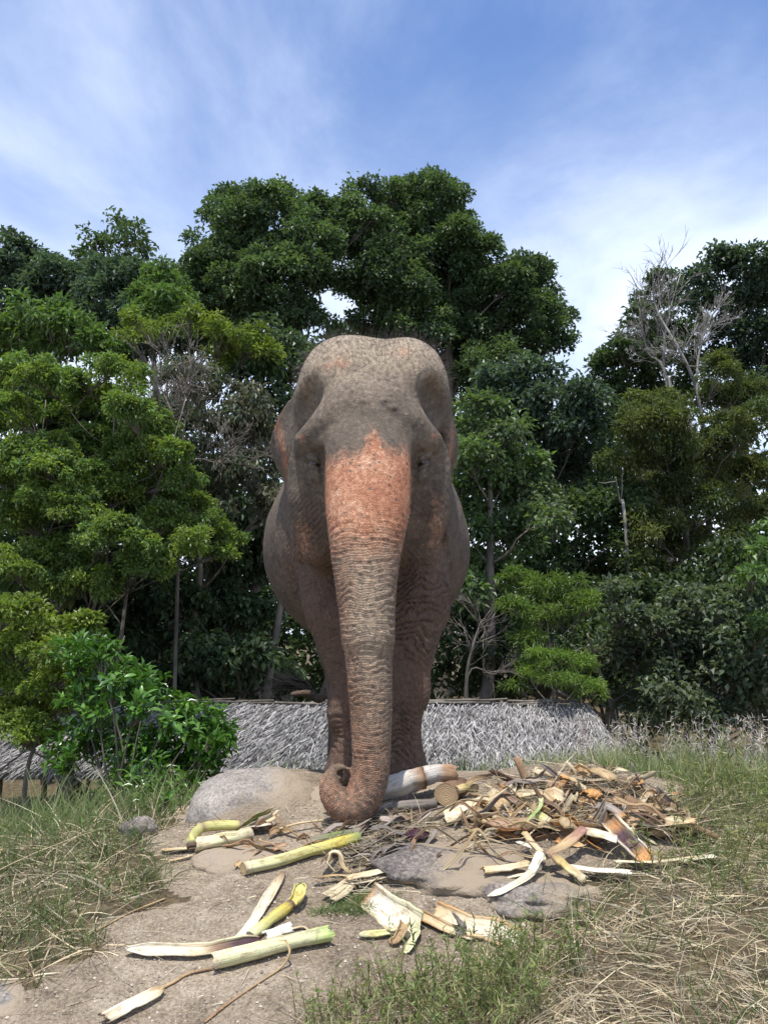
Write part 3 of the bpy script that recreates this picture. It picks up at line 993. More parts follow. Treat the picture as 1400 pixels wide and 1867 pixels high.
# ------------------------------------------------------------------ thatched hut below the crest
def hut():
    Y0, Y1 = 11.2, 9.7          # ridge and near eave
    zr = P(700, 1284, Y0)[2]
    ze = P(700, 1405, Y1)[2]
    xl, xr = P(40, 1280, Y0)[0], P(1062, 1280, Y0)[0]
    xe_r = P(1150, 1395, Y1)[0]
    xe_l = xl - 0.6
    ori = np.array([(xl + xr) / 2, Y0, float(ground_z((xl + xr) / 2, Y0))])
    e = empty('thatched_hut', ori)
    tag(e, 'low hut with silvery grey palm thatch roof below the crest behind the elephant', 'hut')
    # thatch backing: two slopes and a hip end, thick boards of packed frond
    def slab(c, name):
        c = np.array(c, float)
        nrm = unit(np.cross(c[1] - c[0], c[3] - c[0]))
        if nrm[2] < 0:
            nrm = -nrm
        v = np.vstack([c - nrm * 0.02, c - nrm * 0.12]) - ori
        f = np.array([[0, 1, 2, 3], [7, 6, 5, 4], [0, 4, 5, 1], [1, 5, 6, 2], [2, 6, 7, 3], [3, 7, 4, 0]])
        return obj(name, mesh_data(name, v, f, M_THATCHB, smooth=False), e)
    back = 2 * Y0 - Y1
    near = [(xl, Y0, zr), (xr, Y0, zr), (xe_r, Y1, ze), (xe_l, Y1, ze)]
    far_ = [(xl, Y0, zr), (xr, Y0, zr), (xe_r, back, ze), (xe_l, back, ze)]
    hip = [(xr, Y0 - 0.01, zr), (xr, Y0 + 0.01, zr), (xe_r, back, ze), (xe_r, Y1, ze)]
    slopes = [slab(c, 'roof_slope') for c in (near, far_, hip)]

    def thatch(c, n, name, par):
        c = np.array(c, float)
        s, t = rng.random(n), rng.random(n) ** 0.9
        t = np.round(t * 15) / 15 + rng.normal(size=n) * 0.012       # courses
        top = c[0] + (c[1] - c[0]) * s[:, None]
        bot = c[3] + (c[2] - c[3]) * s[:, None]
        pos = top + (bot - top) * np.clip(t, 0.0, 1.0)[:, None]
        nrm = unit(np.cross(c[1] - c[0], c[3] - c[0]))
        if nrm[2] < 0:
            nrm = -nrm
        dn = unit(bot - top)
        pos = pos + nrm * rng.uniform(-0.01, 0.05, n)[:, None]
        along = unit(c[1] - c[0])
        slant = -0.30 + 0.35 * vnoise(pos[:, 0] * 0.8, pos[:, 2] * 2, 4.4) + rng.normal(size=n) * 0.34
        d = unit(dn + nrm * rng.uniform(0.0, 0.38, n)[:, None] + along * slant[:, None])
        cv = -nrm * rng.uniform(0.0, 0.35, n)[:, None] + np.array([0, 0, -0.15]) + along * rng.normal(size=n)[:, None] * 0.15
        k = rng.random(n)
        tone = rng.uniform(0.4, 1.12, n)[:, None]
        colr = np.where(k[:, None] < 0.74, np.array([0.40, 0.385, 0.37]), np.where(k[:, None] < 0.9, np.array([0.27, 0.25, 0.235]), np.array([0.10, 0.09, 0.085]))) * tone
        colr *= (1 + 0.22 * vnoise(pos[:, 0] * 1.3, pos[:, 2] * 3, 1.1))[:, None]
        v, f, cc = ribbons(pos - ori, d, cv, rng.uniform(0.08, 0.26, n), rng.uniform(0.006, 0.018, n), colr, 2, 0.25)
        o = obj(name, mesh_data(name, v, f, M_STRAW, col=cc, smooth=False), par)
        o['kind'] = 'stuff'
    thatch(near, 23000, 'thatch', slopes[0])
    thatch(hip, 6000, 'thatch', slopes[2])
    thatch(far_, 2500, 'thatch', slopes[1])
    # frayed ridge: bundled stalks
    A = Acc()
    for k in range(60):
        x = rng.uniform(xl, xr)
        a = np.array([x, Y0 + rng.uniform(-0.08, 0.08), zr + rng.uniform(0.0, 0.05)])
        a[0] = min(a[0], xr - 1.0)
        b = a + np.array([rng.uniform(0.4, 1.0), rng.uniform(-0.08, 0.08), rng.uniform(-0.03, 0.03)])
        A.tube(wiggle(a, b, 4, 0.03, k * 1.3) - ori, rng.uniform(0.008, 0.02), 5)
    obj('ridge_cap', A.mesh('ridge_cap', M_TWIG), e)
    for x in np.linspace(xl + 0.3, xr - 0.2, 5):
        for y in (Y1 + 0.3, back - 0.3):
            g = float(ground_z(x, y))
            A = Acc()
            A.tube(np.array([[x, y, g - 0.2], [x, y, (g + ze) / 2], [x, y, ze + 0.1]]) - ori, 0.05, 8)
            obj('post', A.mesh('post', M_TWIG), e)


def mat_thb():
    N = NT('packed_thatch')
    g = N.n('ShaderNodeNewGeometry').outputs['Position']
    a = N.noise(N.mapping(g, (40, 14, 14)), 1, 4)
    N.set(N.b, 'Base Color', N.ramp(a, [(0.3, (0.07, 0.065, 0.062)), (0.7, (0.22, 0.21, 0.21))]))
    N.b.inputs['Roughness'].default_value = 0.95
    return N.m


M_THATCHB = mat_thb()
hut()
# ------------------------------------------------------------------ the elephant
def steps(parts):
    r = [parts[0][0]]
    for a, b, s in parts:
        n = max(1, int(round((b - a) / s)))
        r += list(np.linspace(a, b, n + 1)[1:])
    return np.array(r)


class Field:
    """signed distance field on a box of unequal steps, fine towards the face"""
    def __init__(s):
        s.x = steps([(-1.10, -0.62, 0.018), (-0.62, 0.46, 0.009), (0.46, 0.82, 0.018)])
        s.y = steps([(4.08, 4.85, 0.009), (4.85, 5.35, 0.015), (5.35, 7.75, 0.032)])
        s.z = steps([(-0.85, -0.25, 0.03), (-0.25, 2.72, 0.0088)])
        s.d = np.full((len(s.x), len(s.y), len(s.z)), 1.0, np.float32)

    def box(s, lo, hi):
        r = []
        for g, a, b in zip((s.x, s.y, s.z), lo, hi):
            i, j = np.searchsorted(g, a), np.searchsorted(g, b)
            r.append(slice(max(i - 1, 0), min(j + 1, len(g))))
        X = s.x[r[0]][:, None, None].astype(np.float32)
        Y = s.y[r[1]][None, :, None].astype(np.float32)
        Z = s.z[r[2]][None, None, :].astype(np.float32)
        return tuple(r), X, Y, Z

    def put(s, sl, d, k, sub=False):
        a = s.d[sl]
        d = d.astype(np.float32)
        if sub:
            h = np.maximum(k - np.abs(a + d), 0) / k
            s.d[sl] = np.maximum(a, -d) + h * h * k * 0.25
        else:
            h = np.maximum(k - np.abs(a - d), 0) / k
            s.d[sl] = np.minimum(a, d) - h * h * k * 0.25

    def ell(s, c, r, k=0.08, sub=False, m=0.16, rot=0.0, rx=0.0):
        R = max(r) if (rot or rx) else None
        ext = np.array([R] * 3 if R else r) + m + k
        sl, X, Y, Z = s.box(np.array(c) - ext, np.array(c) + ext)
        X, Y, Z = X - c[0], Y - c[1], Z - c[2]
        if rot:                       # roll about the depth axis
            X, Z = X * math.cos(rot) + Z * math.sin(rot), -X * math.sin(rot) + Z * math.cos(rot)
        if rx:                        # pitch about the sideways axis
            Y, Z = Y * math.cos(rx) + Z * math.sin(rx), -Y * math.sin(rx) + Z * math.cos(rx)
        k0 = np.sqrt((X / r[0]) ** 2 + (Y / r[1]) ** 2 + (Z / r[2]) ** 2)
        k1 = np.sqrt((X / r[0] ** 2) ** 2 + (Y / r[1] ** 2) ** 2 + (Z / r[2] ** 2) ** 2) + 1e-6
        s.put(sl, k0 * (k0 - 1) / k1, k, sub)

    def chain(s, pts, rad, k=0.08, sy=1.0, n=None, m=0.14):
        pts = np.asarray(pts, float); rad = np.asarray(rad, float)
        if n:
            rad = smooth_line(np.stack([rad, rad * 0, rad * 0], -1), n)[:, 0]
            pts = smooth_line(pts, n)
        ext = rad.max() * max(1, sy) + m + k
        sl, X, Y, Z = s.box(pts.min(0) - ext, pts.max(0) + ext)
        D = None
        for a, b, ra, rb in zip(pts[:-1], pts[1:], rad[:-1], rad[1:]):
            ba = b - a
            px, py, pz = X - a[0], (Y - a[1]) / sy, Z - a[2]
            by = ba[1] / sy
            h = np.clip((px * ba[0] + py * by + pz * ba[2]) / (ba[0] ** 2 + by ** 2 + ba[2] ** 2), 0, 1)
            q = np.sqrt((px - ba[0] * h) ** 2 + (py - by * h) ** 2 + (pz - ba[2] * h) ** 2) - (ra + (rb - ra) * h)
            D = q if D is None else np.minimum(D, q)
        s.put(sl, D, k)

    def ear(s, x0, y0, poly, lat, thick=0.017, k=0.04):
        poly = np.array(poly)
        hi = np.array([max(x0, x0 + lat * 0.75) + 0.2, y0 + poly[:, 0].max() + 0.15, poly[:, 1].max() + 0.12])
        lo = np.array([min(x0, x0 + lat * 0.75) - 0.2, y0 - 0.12, poly[:, 1].min() - 0.12])
        sl, X, Y, Z = s.box(lo, hi)
        S = np.broadcast_to(Y - y0, (1, Y.shape[1], Z.shape[2]))
        ZZ = np.broadcast_to(Z, S.shape)
        d = np.full(S.shape, 1e9)
        ins = np.zeros(S.shape, bool)
        for i in range(len(poly)):
            a, b = poly[i], poly[(i + 1) % len(poly)]
            e = b - a
            wx, wz = S - a[0], ZZ - a[1]
            t = np.clip((wx * e[0] + wz * e[1]) / (e @ e), 0, 1)
            d = np.minimum(d, (wx - e[0] * t) ** 2 + (wz - e[1] * t) ** 2)
            ins ^= ((a[1] > ZZ) != (b[1] > ZZ)) & (S < e[0] * (ZZ - a[1]) / (e[1] + 1e-12) + a[0])
        d2 = np.where(ins, -1, 1) * np.sqrt(d)
        off = x0 + lat * np.sin(np.clip(S, 0, 0.8) * 1.9) * sstep(1.62, 2.12, ZZ) + 0.018 * np.sin(ZZ * 15 + S * 7) * sstep(0, 0.3, S)
        dx = np.abs(X - off)
        q0 = np.maximum(d2, 0); 
        D = np.sqrt(np.maximum(d2 + 0.02, 0) ** 2 + np.maximum(dx - thick * 0.4, 0) ** 2) - thick + np.minimum(np.maximum(d2, dx - thick * 0.4), 0) * 0.3
        s.put(sl, D, k)

    def mesh(s):
        """surface nets"""
        d = s.d
        ins = d < 0
        nx, ny, nz = d.shape
        c = [ins[i:nx - 1 + i, j:ny - 1 + j, k:nz - 1 + k] for i in (0, 1) for j in (0, 1) for k in (0, 1)]
        cnt = sum(a.astype(np.int8) for a in c)
        act = (cnt > 0) & (cnt < 8)
        I, J, K = np.nonzero(act)
        vid = np.full(act.shape, -1, np.int32)
        vid[I, J, K] = np.arange(len(I))
        acc = np.zeros((len(I), 3)); num = np.zeros(len(I))
        cor = [(i, j, k) for i in (0, 1) for j in (0, 1) for k in (0, 1)]
        for a in range(8):
            for b in range(a + 1, 8):
                A, B = cor[a], cor[b]
                if sum(abs(p - q) for p, q in zip(A, B)) != 1:
                    continue
                da = d[I + A[0], J + A[1], K + A[2]]; db = d[I + B[0], J + B[1], K + B[2]]
                m = (da < 0) != (db < 0)
                t = np.where(m, da / np.where(m, da - db, 1), 0)
                for ax in range(3):
                    acc[:, ax] += np.where(m, A[ax] + (B[ax] - A[ax]) * t, 0)
                num += m
        acc /= num[:, None]
        v = np.empty_like(acc)
        for ax, (g, q) in enumerate(zip((s.x, s.y, s.z), (I, J, K))):
            v[:, ax] = g[q] + (g[q + 1] - g[q]) * acc[:, ax]
        F = []
        for ax in range(3):
            sl0 = [slice(None)] * 3; sl1 = [slice(None)] * 3
            sl0[ax] = slice(0, -1); sl1[ax] = slice(1, None)
            a, b = ins[tuple(sl0)], ins[tuple(sl1)]
            e = a != b
            o1, o2 = [x for x in range(3) if x != ax]
            sh = [slice(None)] * 3; sh[o1] = slice(1, -1); sh[o2] = slice(1, -1)
            q = np.argwhere(e[tuple(sh)])
            q[:, o1] += 1; q[:, o2] += 1
            fl = a[q[:, 0], q[:, 1], q[:, 2]]
            def at(d1, d2):
                r = q.copy(); r[:, o1] += d1; r[:, o2] += d2
                return vid[r[:, 0], r[:, 1], r[:, 2]]
            quad = np.stack([at(-1, -1), at(0, -1), at(0, 0), at(-1, 0)], -1)
            flip = ~fl if ax != 1 else fl
            quad[flip] = quad[flip][:, ::-1]
            F.append(quad)
        return v, np.vstack(F)


def elephant():
    E = Field()
    cx = -0.085
    # trunk of the body
    E.ell((-0.127, 6.15, 1.455), (0.765, 1.10, 0.735), 0.1)
    E.ell((-0.10, 5.45, 1.52), (0.50, 0.52, 0.70), 0.12)
    E.ell((-0.12, 7.0, 1.48), (0.60, 0.55, 0.78), 0.2)
    # neck
    E.chain([(cx, 4.98, 1.98), (-0.1, 5.6, 1.72)], [0.40, 0.56], 0.2)
    # hind legs
    for x in (-0.36, 0.10):
        E.chain([(x, 7.0, 1.15), (x + 0.03, 6.95, 0.75), (x + 0.05, 7.0, 0.42), (x + 0.05, 6.97, -0.05), (x + 0.05, 6.95, -0.40), (x + 0.05, 6.95, -0.56)], [0.30, 0.24, 0.17, 0.155, 0.165, 0.19], 0.12, n=16)
    E.chain([(-0.34, 6.6, 0.98), (-0.30, 6.85, 0.72), (-0.27, 6.95, 0.55)], [0.26, 0.2, 0.14], 0.1)
    # fore legs
    E.chain([(-0.31, 5.26, 1.42), P(602, 1080, 5.18), P(625, 1160, 5.14), P(643, 1235, 5.11), P(648, 1320, 5.10), P(646, 1372, 5.09), P(644, 1398, 5.08)],
            [0.22, 0.195, 0.175, 0.148, 0.134, 0.148, 0.158], 0.05, n=26, sy=1.12)
    E.chain([(0.16, 5.28, 1.45), P(758, 1050, 5.12), P(756, 1100, 5.08), P(746, 1170, 5.04), P(733, 1240, 5.01), P(727, 1310, 5.0), P(726, 1362, 4.99), P(729, 1398, 4.98)],
            [0.22, 0.212, 0.204, 0.176, 0.152, 0.139, 0.146, 0.162], 0.05, n=30, sy=1.12)
    E.ell(P(798, 1110, 5.12), (0.06, 0.10, 0.12), 0.08)         # elbow
    E.ell(P(766, 1262, 4.98), (0.05, 0.08, 0.09), 0.08)         # wrist
    E.ell(P(612, 1300, 5.06), (0.05, 0.09, 0.10), 0.08)
    for c, r in ((P(644, 1412, 5.08), 0.165), (P(729, 1412, 4.98), 0.168)):   # soles
        E.ell((c[0], c[1], c[2]), (r, r * 1.15, 0.07), 0.06)
    # skull: two domes, sloping forehead, cheeks, jaw
    E.ell(P(624, 706, 5.0), (0.262, 0.36, 0.31), 0.10, rx=0.15)
    E.ell(P(744, 706, 5.0), (0.245, 0.36, 0.30), 0.10, rx=0.15)
    E.ell(P(672, 730, 4.86), (0.30, 0.22, 0.42), 0.14, rx=-0.30)
    E.ell(P(676, 742, 5.0), (0.462, 0.36, 0.27), 0.13)
    E.ell(P(670, 770, 4.72), (0.235, 0.20, 0.22), 0.12)
    E.ell(P(672, 880, 4.92), (0.36, 0.34, 0.36), 0.14)
    E.ell(P(672, 960, 4.88), (0.235, 0.26, 0.25), 0.14)
    E.ell(P(671, 1030, 4.80), (0.13, 0.16, 0.14), 0.12)
    # cheek flesh reaching down to the shoulders
    E.chain([P(556, 802, 4.75), P(553, 850, 4.83), P(561, 925, 4.87), P(586, 1000, 4.95)], [0.05, 0.09, 0.115, 0.12], 0.09, n=14)
    E.chain([P(790, 800, 4.75), P(794, 848, 4.83), P(786, 925, 4.87), P(764, 1000, 4.95)], [0.05, 0.09, 0.115, 0.12], 0.09, n=14)
    # sunken temples
    E.ell(P(549, 738, 4.66), (0.118, 0.22, 0.185), 0.06, sub=True, rot=-0.16)
    E.ell(P(800, 734, 4.66), (0.112, 0.215, 0.185), 0.065, sub=True, rot=0.16)
    E.ell(P(540, 760, 4.62), (0.05, 0.12, 0.14), 0.10, sub=True, rot=-0.1)
    E.ell(P(812, 756, 4.62), (0.05, 0.12, 0.14), 0.10, sub=True, rot=0.1)
    # brow ridges run from the forehead out over the eyes
    for sg, um in ((-1, 668), (1, 676)):
        E.chain([P(um + sg * 30, 752, 4.68), P(um + sg * 70, 772, 4.66), P(um + sg * 100, 790, 4.67), P(um + sg * 114, 800, 4.70)], [0.13, 0.098, 0.060, 0.042], 0.09, n=10)
        E.chain([P(um + sg * 40, 815, 4.63), P(um + sg * 76, 815, 4.66), P(um + sg * 100, 808, 4.70)], [0.10, 0.055, 0.035], 0.08, n=8)
    # eye sockets
    E.ell(P(578, 842, 4.58), (0.05, 0.10, 0.075), 0.06, sub=True, rot=-0.35)
    E.ell(P(768, 840, 4.58), (0.05, 0.10, 0.075), 0.06, sub=True, rot=0.35)
    for u, v, s in ((574, 846, -1), (772, 844, 1)):
        c = P(u, v, 4.70)
        E.ell((c[0], c[1], c[2] + 0.024), (0.050, 0.052, 0.024), 0.012, rot=s * 0.45)    # upper lid
        E.ell((c[0], c[1] + 0.004, c[2] - 0.024), (0.046, 0.050, 0.017), 0.012, rot=s * 0.45)
        E.ell((c[0] - s * 0.012, c[1] + 0.012, c[2] - 0.062), (0.052, 0.05, 0.016), 0.014, rot=s * 0.5)
        E.ell((c[0] - s * 0.020, c[1] + 0.018, c[2] - 0.098), (0.052, 0.05, 0.016), 0.016, rot=s * 0.55)
    # hollow beside the trunk root, in the shadow of the brow
    E.ell(P(583, 915, 4.56), (0.045, 0.14, 0.13), 0.08, sub=True, rot=0.12)
    E.ell(P(757, 915, 4.56), (0.045, 0.14, 0.13), 0.08, sub=True, rot=-0.12)
    # the trunk, flat and broad at its root
    tk = [(671, 800, 4.66, 0.19), (671, 850, 4.56, 0.19), (670, 905, 4.50, 0.188), (669, 955, 4.45, 0.182), (667, 1010, 4.42, 0.166), (667, 1060, 4.40, 0.152),
          (669, 1110, 4.385, 0.142), (671, 1160, 4.375, 0.134), (673, 1210, 4.37, 0.124), (675, 1260, 4.365, 0.117), (677, 1310, 4.36, 0.109), (677, 1360, 4.355, 0.102),
          (676, 1400, 4.35, 0.099), (670, 1434, 4.345, 0.0985), (656, 1463, 4.335, 0.097), (636, 1473, 4.325, 0.088), (617, 1464, 4.325, 0.074), (605, 1447, 4.335, 0.064), (602, 1428, 4.355, 0.054), (611, 1411, 4.375, 0.044)]
    tp = np.array([P(u, v, y) for u, v, y, r in tk]); tr = np.array([t[3] for t in tk])
    E.chain(tp, tr, 0.05, n=70)
    for s in (-1, 1):
        q = tp[:8].copy()
        wdt = np.array([0.072, 0.07, 0.064, 0.05, 0.036, 0.024, 0.012, 0.004])
        q[:, 0] += s * wdt
        q[:, 1] += -0.006
        E.chain(q, tr[:8] - np.array([0.02, 0.018, 0.016, 0.014, 0.012, 0.01, 0.008, 0.006]) , 0.035, n=26)
    # trunk tip with its finger and nostril
    tip = P(617, 1404, 4.385)
    E.chain([P(611, 1411, 4.375), P(622, 1402, 4.36), P(634, 1404, 4.35)], [0.036, 0.026, 0.013], 0.02)
    E.ell(P(624, 1411, 4.34), (0.028, 0.045, 0.016), 0.012, sub=True)
    # ears folded back along the neck
    poly = [(-0.02, 2.30), (0.10, 2.30), (0.24, 2.20), (0.38, 2.07), (0.47, 1.90), (0.48, 1.72), (0.42, 1.52), (0.30, 1.36), (0.18, 1.26), (0.10, 1.27), (0.05, 1.42), (0.0, 1.70)]
    E.ear(-0.520, 4.95, poly, -0.37)
    E.ear(0.385, 4.98, poly, 0.11)
    # tail switched to the left
    E.chain([(-0.12, 7.5, 1.7), (-0.2, 7.6, 1.25), (-0.38, 7.62, 0.80), P(590, 1268, 7.5), P(560, 1264, 7.4), P(533, 1266, 7.35)], [0.09, 0.06, 0.05, 0.042, 0.036, 0.028], 0.06, n=24)
    v, f = E.mesh()
    del E
    # normals
    fn = np.cross(v[f[:, 2]] - v[f[:, 0]], v[f[:, 3]] - v[f[:, 1]])
    vn = np.zeros_like(v)
    for k in range(4):
        np.add.at(vn, f[:, k], fn)
    vn = unit(vn)
    # ---- where on the animal each point lies
    spine = smooth_line(tp, 160)
    arc = np.concatenate([[0], np.cumsum(np.linalg.norm(np.diff(spine, axis=0), axis=1))])
    rad = np.interp(np.linspace(0, 1, 160), np.linspace(0, 1, len(tr)), tr)
    near = (v[:, 1] < 4.78) & (v[:, 0] > -0.6) & (v[:, 0] < 0.35) & (v[:, 2] < 2.0)
    ids = np.nonzero(near)[0]
    ts = np.zeros(len(v)); tw = np.zeros(len(v)); ang = np.zeros(len(v))
    for c0 in range(0, len(ids), 20000):
        q = ids[c0:c0 + 20000]
        dd = np.linalg.norm(v[q][:, None] - spine[None], axis=2)
        # the vertical part and the curl are told apart by nearest surface
        b = np.argmin(dd - rad[None], axis=1)
        ts[q] = arc[b]
        dv = v[q] - spine[b]
        # smooth arc length along the local direction
        tn = unit(np.gradient(spine, axis=0))[b]
        ts[q] += (dv * tn).sum(1)
        tw[q] = sstep(0.13, 0.03, dd[np.arange(len(q)), b] - rad[b])
        ang[q] = np.arctan2(dv[:, 0], -dv[:, 1])
    U, V, D = proj(v)
    tw = tw * sstep(800, 860, V) * sstep(0.0, 0.12, ts)
    tw = np.where(v[:, 1] < 4.72, tw, 0)
    # ring wrinkles of the trunk, broken and forked round its girth
    wl = np.interp(ts, [0, 0.35, 0.6, 1.2, 2.2], [0.045, 0.040, 0.030, 0.024, 0.018])
    ph_tab = np.cumsum(1.0 / np.interp(np.linspace(0, 2.6, 1301), [0, 0.35, 0.6, 1.2, 2.2], [0.045, 0.040, 0.030, 0.024, 0.018])) * 0.002
    ph = np.interp(ts, np.linspace(0, 2.6, 1301), ph_tab)
    ph = ph + 0.55 * fbm(ang * 1.2, ts * 5, 3.0, 2) + 0.2 * vnoise(ang * 5, ts * 22, 8.0)
    wv = 1 - np.abs(np.sin(np.pi * ph)) ** 0.4
    brk = sstep(-0.5, 0.3, vnoise(ang * 1.5 + 9, ts * 34, 5.0) + 0.2)
    amp = sstep(900, 985, V) * np.interp(ts, [0, 0.26, 0.50, 0.8, 1.3, 2.2], [0.0, 0.0010, 0.0085, 0.0125, 0.0105, 0.0080])
    ph2 = ph * 0.71 + 0.6 * fbm(ang * 1.7 + 4, ts * 6, 11.0, 2)
    wv2 = 1 - np.abs(np.sin(np.pi * ph2)) ** 0.45
    sel = sstep(-0.25, 0.25, vnoise(ang * 1.3, ts * 9, 21.0))
    wv = np.maximum(wv * (0.35 + 0.65 * sel), wv2 * (1 - 0.75 * sel))
    disp = -amp * tw * wv * (0.35 + 0.65 * brk) * sstep(2.6, 1.2, np.abs(ang))
    # folds of the fore legs
    legm = (v[:, 1] > 4.7) & (v[:, 1] < 5.45) & (v[:, 2] < 1.35)
    zz = v[:, 2] + 0.10 * fbm(v[:, 0] * 4, v[:, 1] * 4, v[:, 2] * 1.5, 3) - 0.35 * np.abs(v[:, 0] - 0.07) ** 1.5 * (v[:, 0] > -0.05)
    lw = 1 - np.abs(np.sin(np.pi * (0.85 * zz / 0.034 + 0.9 * vnoise(v[:, 0] * 7, v[:, 1] * 7, v[:, 2] * 10) + 0.5 * vnoise(v[:, 0] * 19, v[:, 1] * 19, v[:, 2] * 24)))) ** 0.4
    lreg = np.interp(v[:, 2], [0.05, 0.12, 0.38, 0.5, 0.62, 0.74, 1.15, 1.3], [0.5, 0.9, 0.9, 0.35, 0.15, 0.9, 1.0, 0.0])
    lreg = lreg * np.where(v[:, 0] < -0.05, 0.5, 1.0) * np.clip(0.75 + 0.8 * vnoise(v[:, 0] * 5, v[:, 1] * 5, v[:, 2] * 6 + 4), 0, 1)
    disp = disp - np.where(legm, 0.030 * lw * lreg, 0)
    # slanting folds on cheeks, throat and chest
    ckm = sstep(870, 930, V) * sstep(1080, 1010, V) * (v[:, 1] > 4.6) * (v[:, 1] < 5.3) * (1 - tw)
    fp = (v[:, 2] + 0.95 * np.abs(v[:, 0] + 0.085) + 0.03 * fbm(v[:, 0] * 5, v[:, 1] * 5, v[:, 2] * 5, 3)) / 0.036
    disp = disp - 0.011 * ckm * (1 - np.abs(np.sin(np.pi * fp)) ** 0.5) * np.clip(0.6 + 0.8 * vnoise(v[:, 0] * 7, v[:, 1] * 7, v[:, 2] * 7), 0, 1)
    # crow's feet behind the eyes and sagging lines down the flank
    fl = np.where((v[:, 1] > 5.0), 1 - np.abs(np.sin(np.pi * (v[:, 1] / 0.07 + v[:, 0] * 9 + 0.8 * fbm(v[:, 0] * 3, v[:, 1] * 3, v[:, 2] * 1.2, 3)))) ** 0.4, 0)
    disp = disp - 0.006 * fl * (v[:, 2] > 0.5)
    # loose hide: gentle unevenness, pimples on the brow
    disp = disp + 0.004 * fbm(v[:, 0] * 6, v[:, 1] * 6, v[:, 2] * 6, 3) * (1 - tw)
    for (u0, v0, n_, su, sv) in ((650, 722, 30, 16, 10), (712, 722, 36, 16, 10)):
        for k in range(n_):
            uu, vv = u0 + rng.normal() * su, v0 + rng.normal() * sv
            r = rng.uniform(2.4, 3.6)
            d2 = ((U - uu) ** 2 + (V - vv) ** 2) / r ** 2
            disp = disp + np.where((v[:, 1] < 4.9) & (d2 < 6), 0.0042 * np.exp(-d2), 0)
    v = v + vn * disp[:, None]
    # ---- pigment: 1 = bare pinkish orange skin, 0 = grey brown
    fr = v[:, 1] < 4.75
    nz = 16 * fbm(U / 30, V / 30, 0.3, 4)
    top_edge = 832 - 42 * np.exp(-((U - 682) / 18.0) ** 2) + 10 * np.exp(-((U - 600) / 18.0) ** 2) - 4 * np.exp(-((U - 735) / 14.0) ** 2)
    patch = sstep(-34, 26, V + nz * 0.6 - top_edge) * (0.25 + 0.75 * sstep(1045, 930, V + nz)) * sstep(1120, 1020, V) * fr * sstep(588, 598, U) * sstep(753, 745, U)
    lower = np.interp(V, [950, 1010, 1150, 1250, 1330, 1420, 1500], [0.30, 0.20, 0.10, 0.17, 0.22, 0.30, 0.28])
    lower = lower + 0.16 * sstep(0.1, -0.9, ang) * sstep(1000, 1060, V) - 0.16 * sstep(0.3, 1.1, ang)
    pig = np.maximum(patch, lower * (tw > 0.3) * sstep(950, 985, V))
    earL = (v[:, 0] < -0.545) & (v[:, 1] > 4.93) & (v[:, 1] < 5.6) & (v[:, 2] > 1.2)
    earR = (v[:, 0] > 0.375) & (v[:, 1] > 4.96) & (v[:, 1] < 5.6) & (v[:, 2] > 1.2)
    eedge = np.where(earL, np.exp(-((U - 5 - np.interp(V, [700, 760, 830, 930, 1000], [522, 497, 514, 533, 556])) / 9.0) ** 2), 0) * sstep(1010, 960, V)
    pig = np.maximum(pig, eedge * 0.62 * sstep(715, 775, V))
    pig = np.maximum(pig, np.where(earR, 0.5 * np.exp(-((U - np.interp(V, [740, 830, 900, 960], [824, 822, 808, 801])) / 7.0) ** 2), 0) * sstep(740, 800, V) * sstep(1000, 950, V))
    lobeL = 0.42 * np.exp(-(((U - 552) / 17) ** 2 + ((V - 985) / 42) ** 2)); lobeR = 0.38 * np.exp(-(((U - 796) / 14) ** 2 + ((V - 955) / 60) ** 2))
    pig = np.maximum(pig, np.where(v[:, 1] < 5.6, np.maximum(lobeL, lobeR), 0))
    for uu, vv, r, a in ((552, 797, 9, 0.6), (793, 795, 9, 0.6), (622, 662, 16, 0.56), (736, 642, 14, 0.5), (596, 668, 9, 0.5)):
        pig = np.maximum(pig, np.where(v[:, 1] < 5.1, a * np.exp(-((U - uu) ** 2 + ((V - vv) * 1.4) ** 2) / r ** 2), 0))
    pig = pig * (1 - 0.9 * np.where(v[:, 1] < 4.5, np.exp(-(((U - 614) / 24) ** 2 + ((V - 1404) / 17) ** 2)), 0))      # grey trunk tip
    # paler front of the trunk; sunlit brightness painted onto the crown of the head
    dust = 0.95 * np.exp(-((ang - 0.05) / 0.9) ** 2) * sstep(960, 1040, V) * sstep(1420, 1130, V) * tw
    dust = np.maximum(dust, 1.0 * np.where((v[:, 1] < 5.15), sstep(760, 640, V + 20 * fbm(U / 60, V / 60, 4, 2)), 0))
    red = (0.1 + 0.75 * sstep(860, 1100, V)) * (tw < 0.5) * np.where(v[:, 1] > 5.4, 0.62, 1.0)          # laterite dusting on body and legs
    root = np.array([-0.1, 5.9, 0.0])
    e = empty('elephant', root)
    tag(e, 'grey brown elephant facing forward, pink freckled trunk curled over the cut stems', 'elephant')
    obj('body', mesh_data('elephant_body', v - root, f, M_SKIN, attrs={'pig': pig, 'ts': ph, 'tw': tw * sstep(920, 1000, V), 'dust': dust, 'red': red}), e)
    # eyes behind half shut lids
    for u, vv in ((574, 846), (772, 844)):
        c = P(u, vv, 4.705)
        bm = Acc()
        th = np.linspace(0.001, np.pi - 0.001, 12); phi = np.linspace(0, 2 * np.pi, 16, endpoint=False)
        T, Pp = np.meshgrid(th, phi, indexing='ij')
        q = np.stack([np.sin(T) * np.cos(Pp), np.sin(T) * np.sin(Pp), np.cos(T)], -1).reshape(-1, 3) * 0.036
        i = np.arange(11)[:, None] * 16 + np.arange(16)[None]; j = np.arange(11)[:, None] * 16 + (np.arange(16)[None] + 1) % 16
        bm.add(q + c - root, np.stack([i, i + 16, j + 16, j], -1).reshape(-1, 4))
        obj('eye', bm.mesh('elephant_eye', M_EYE), e)
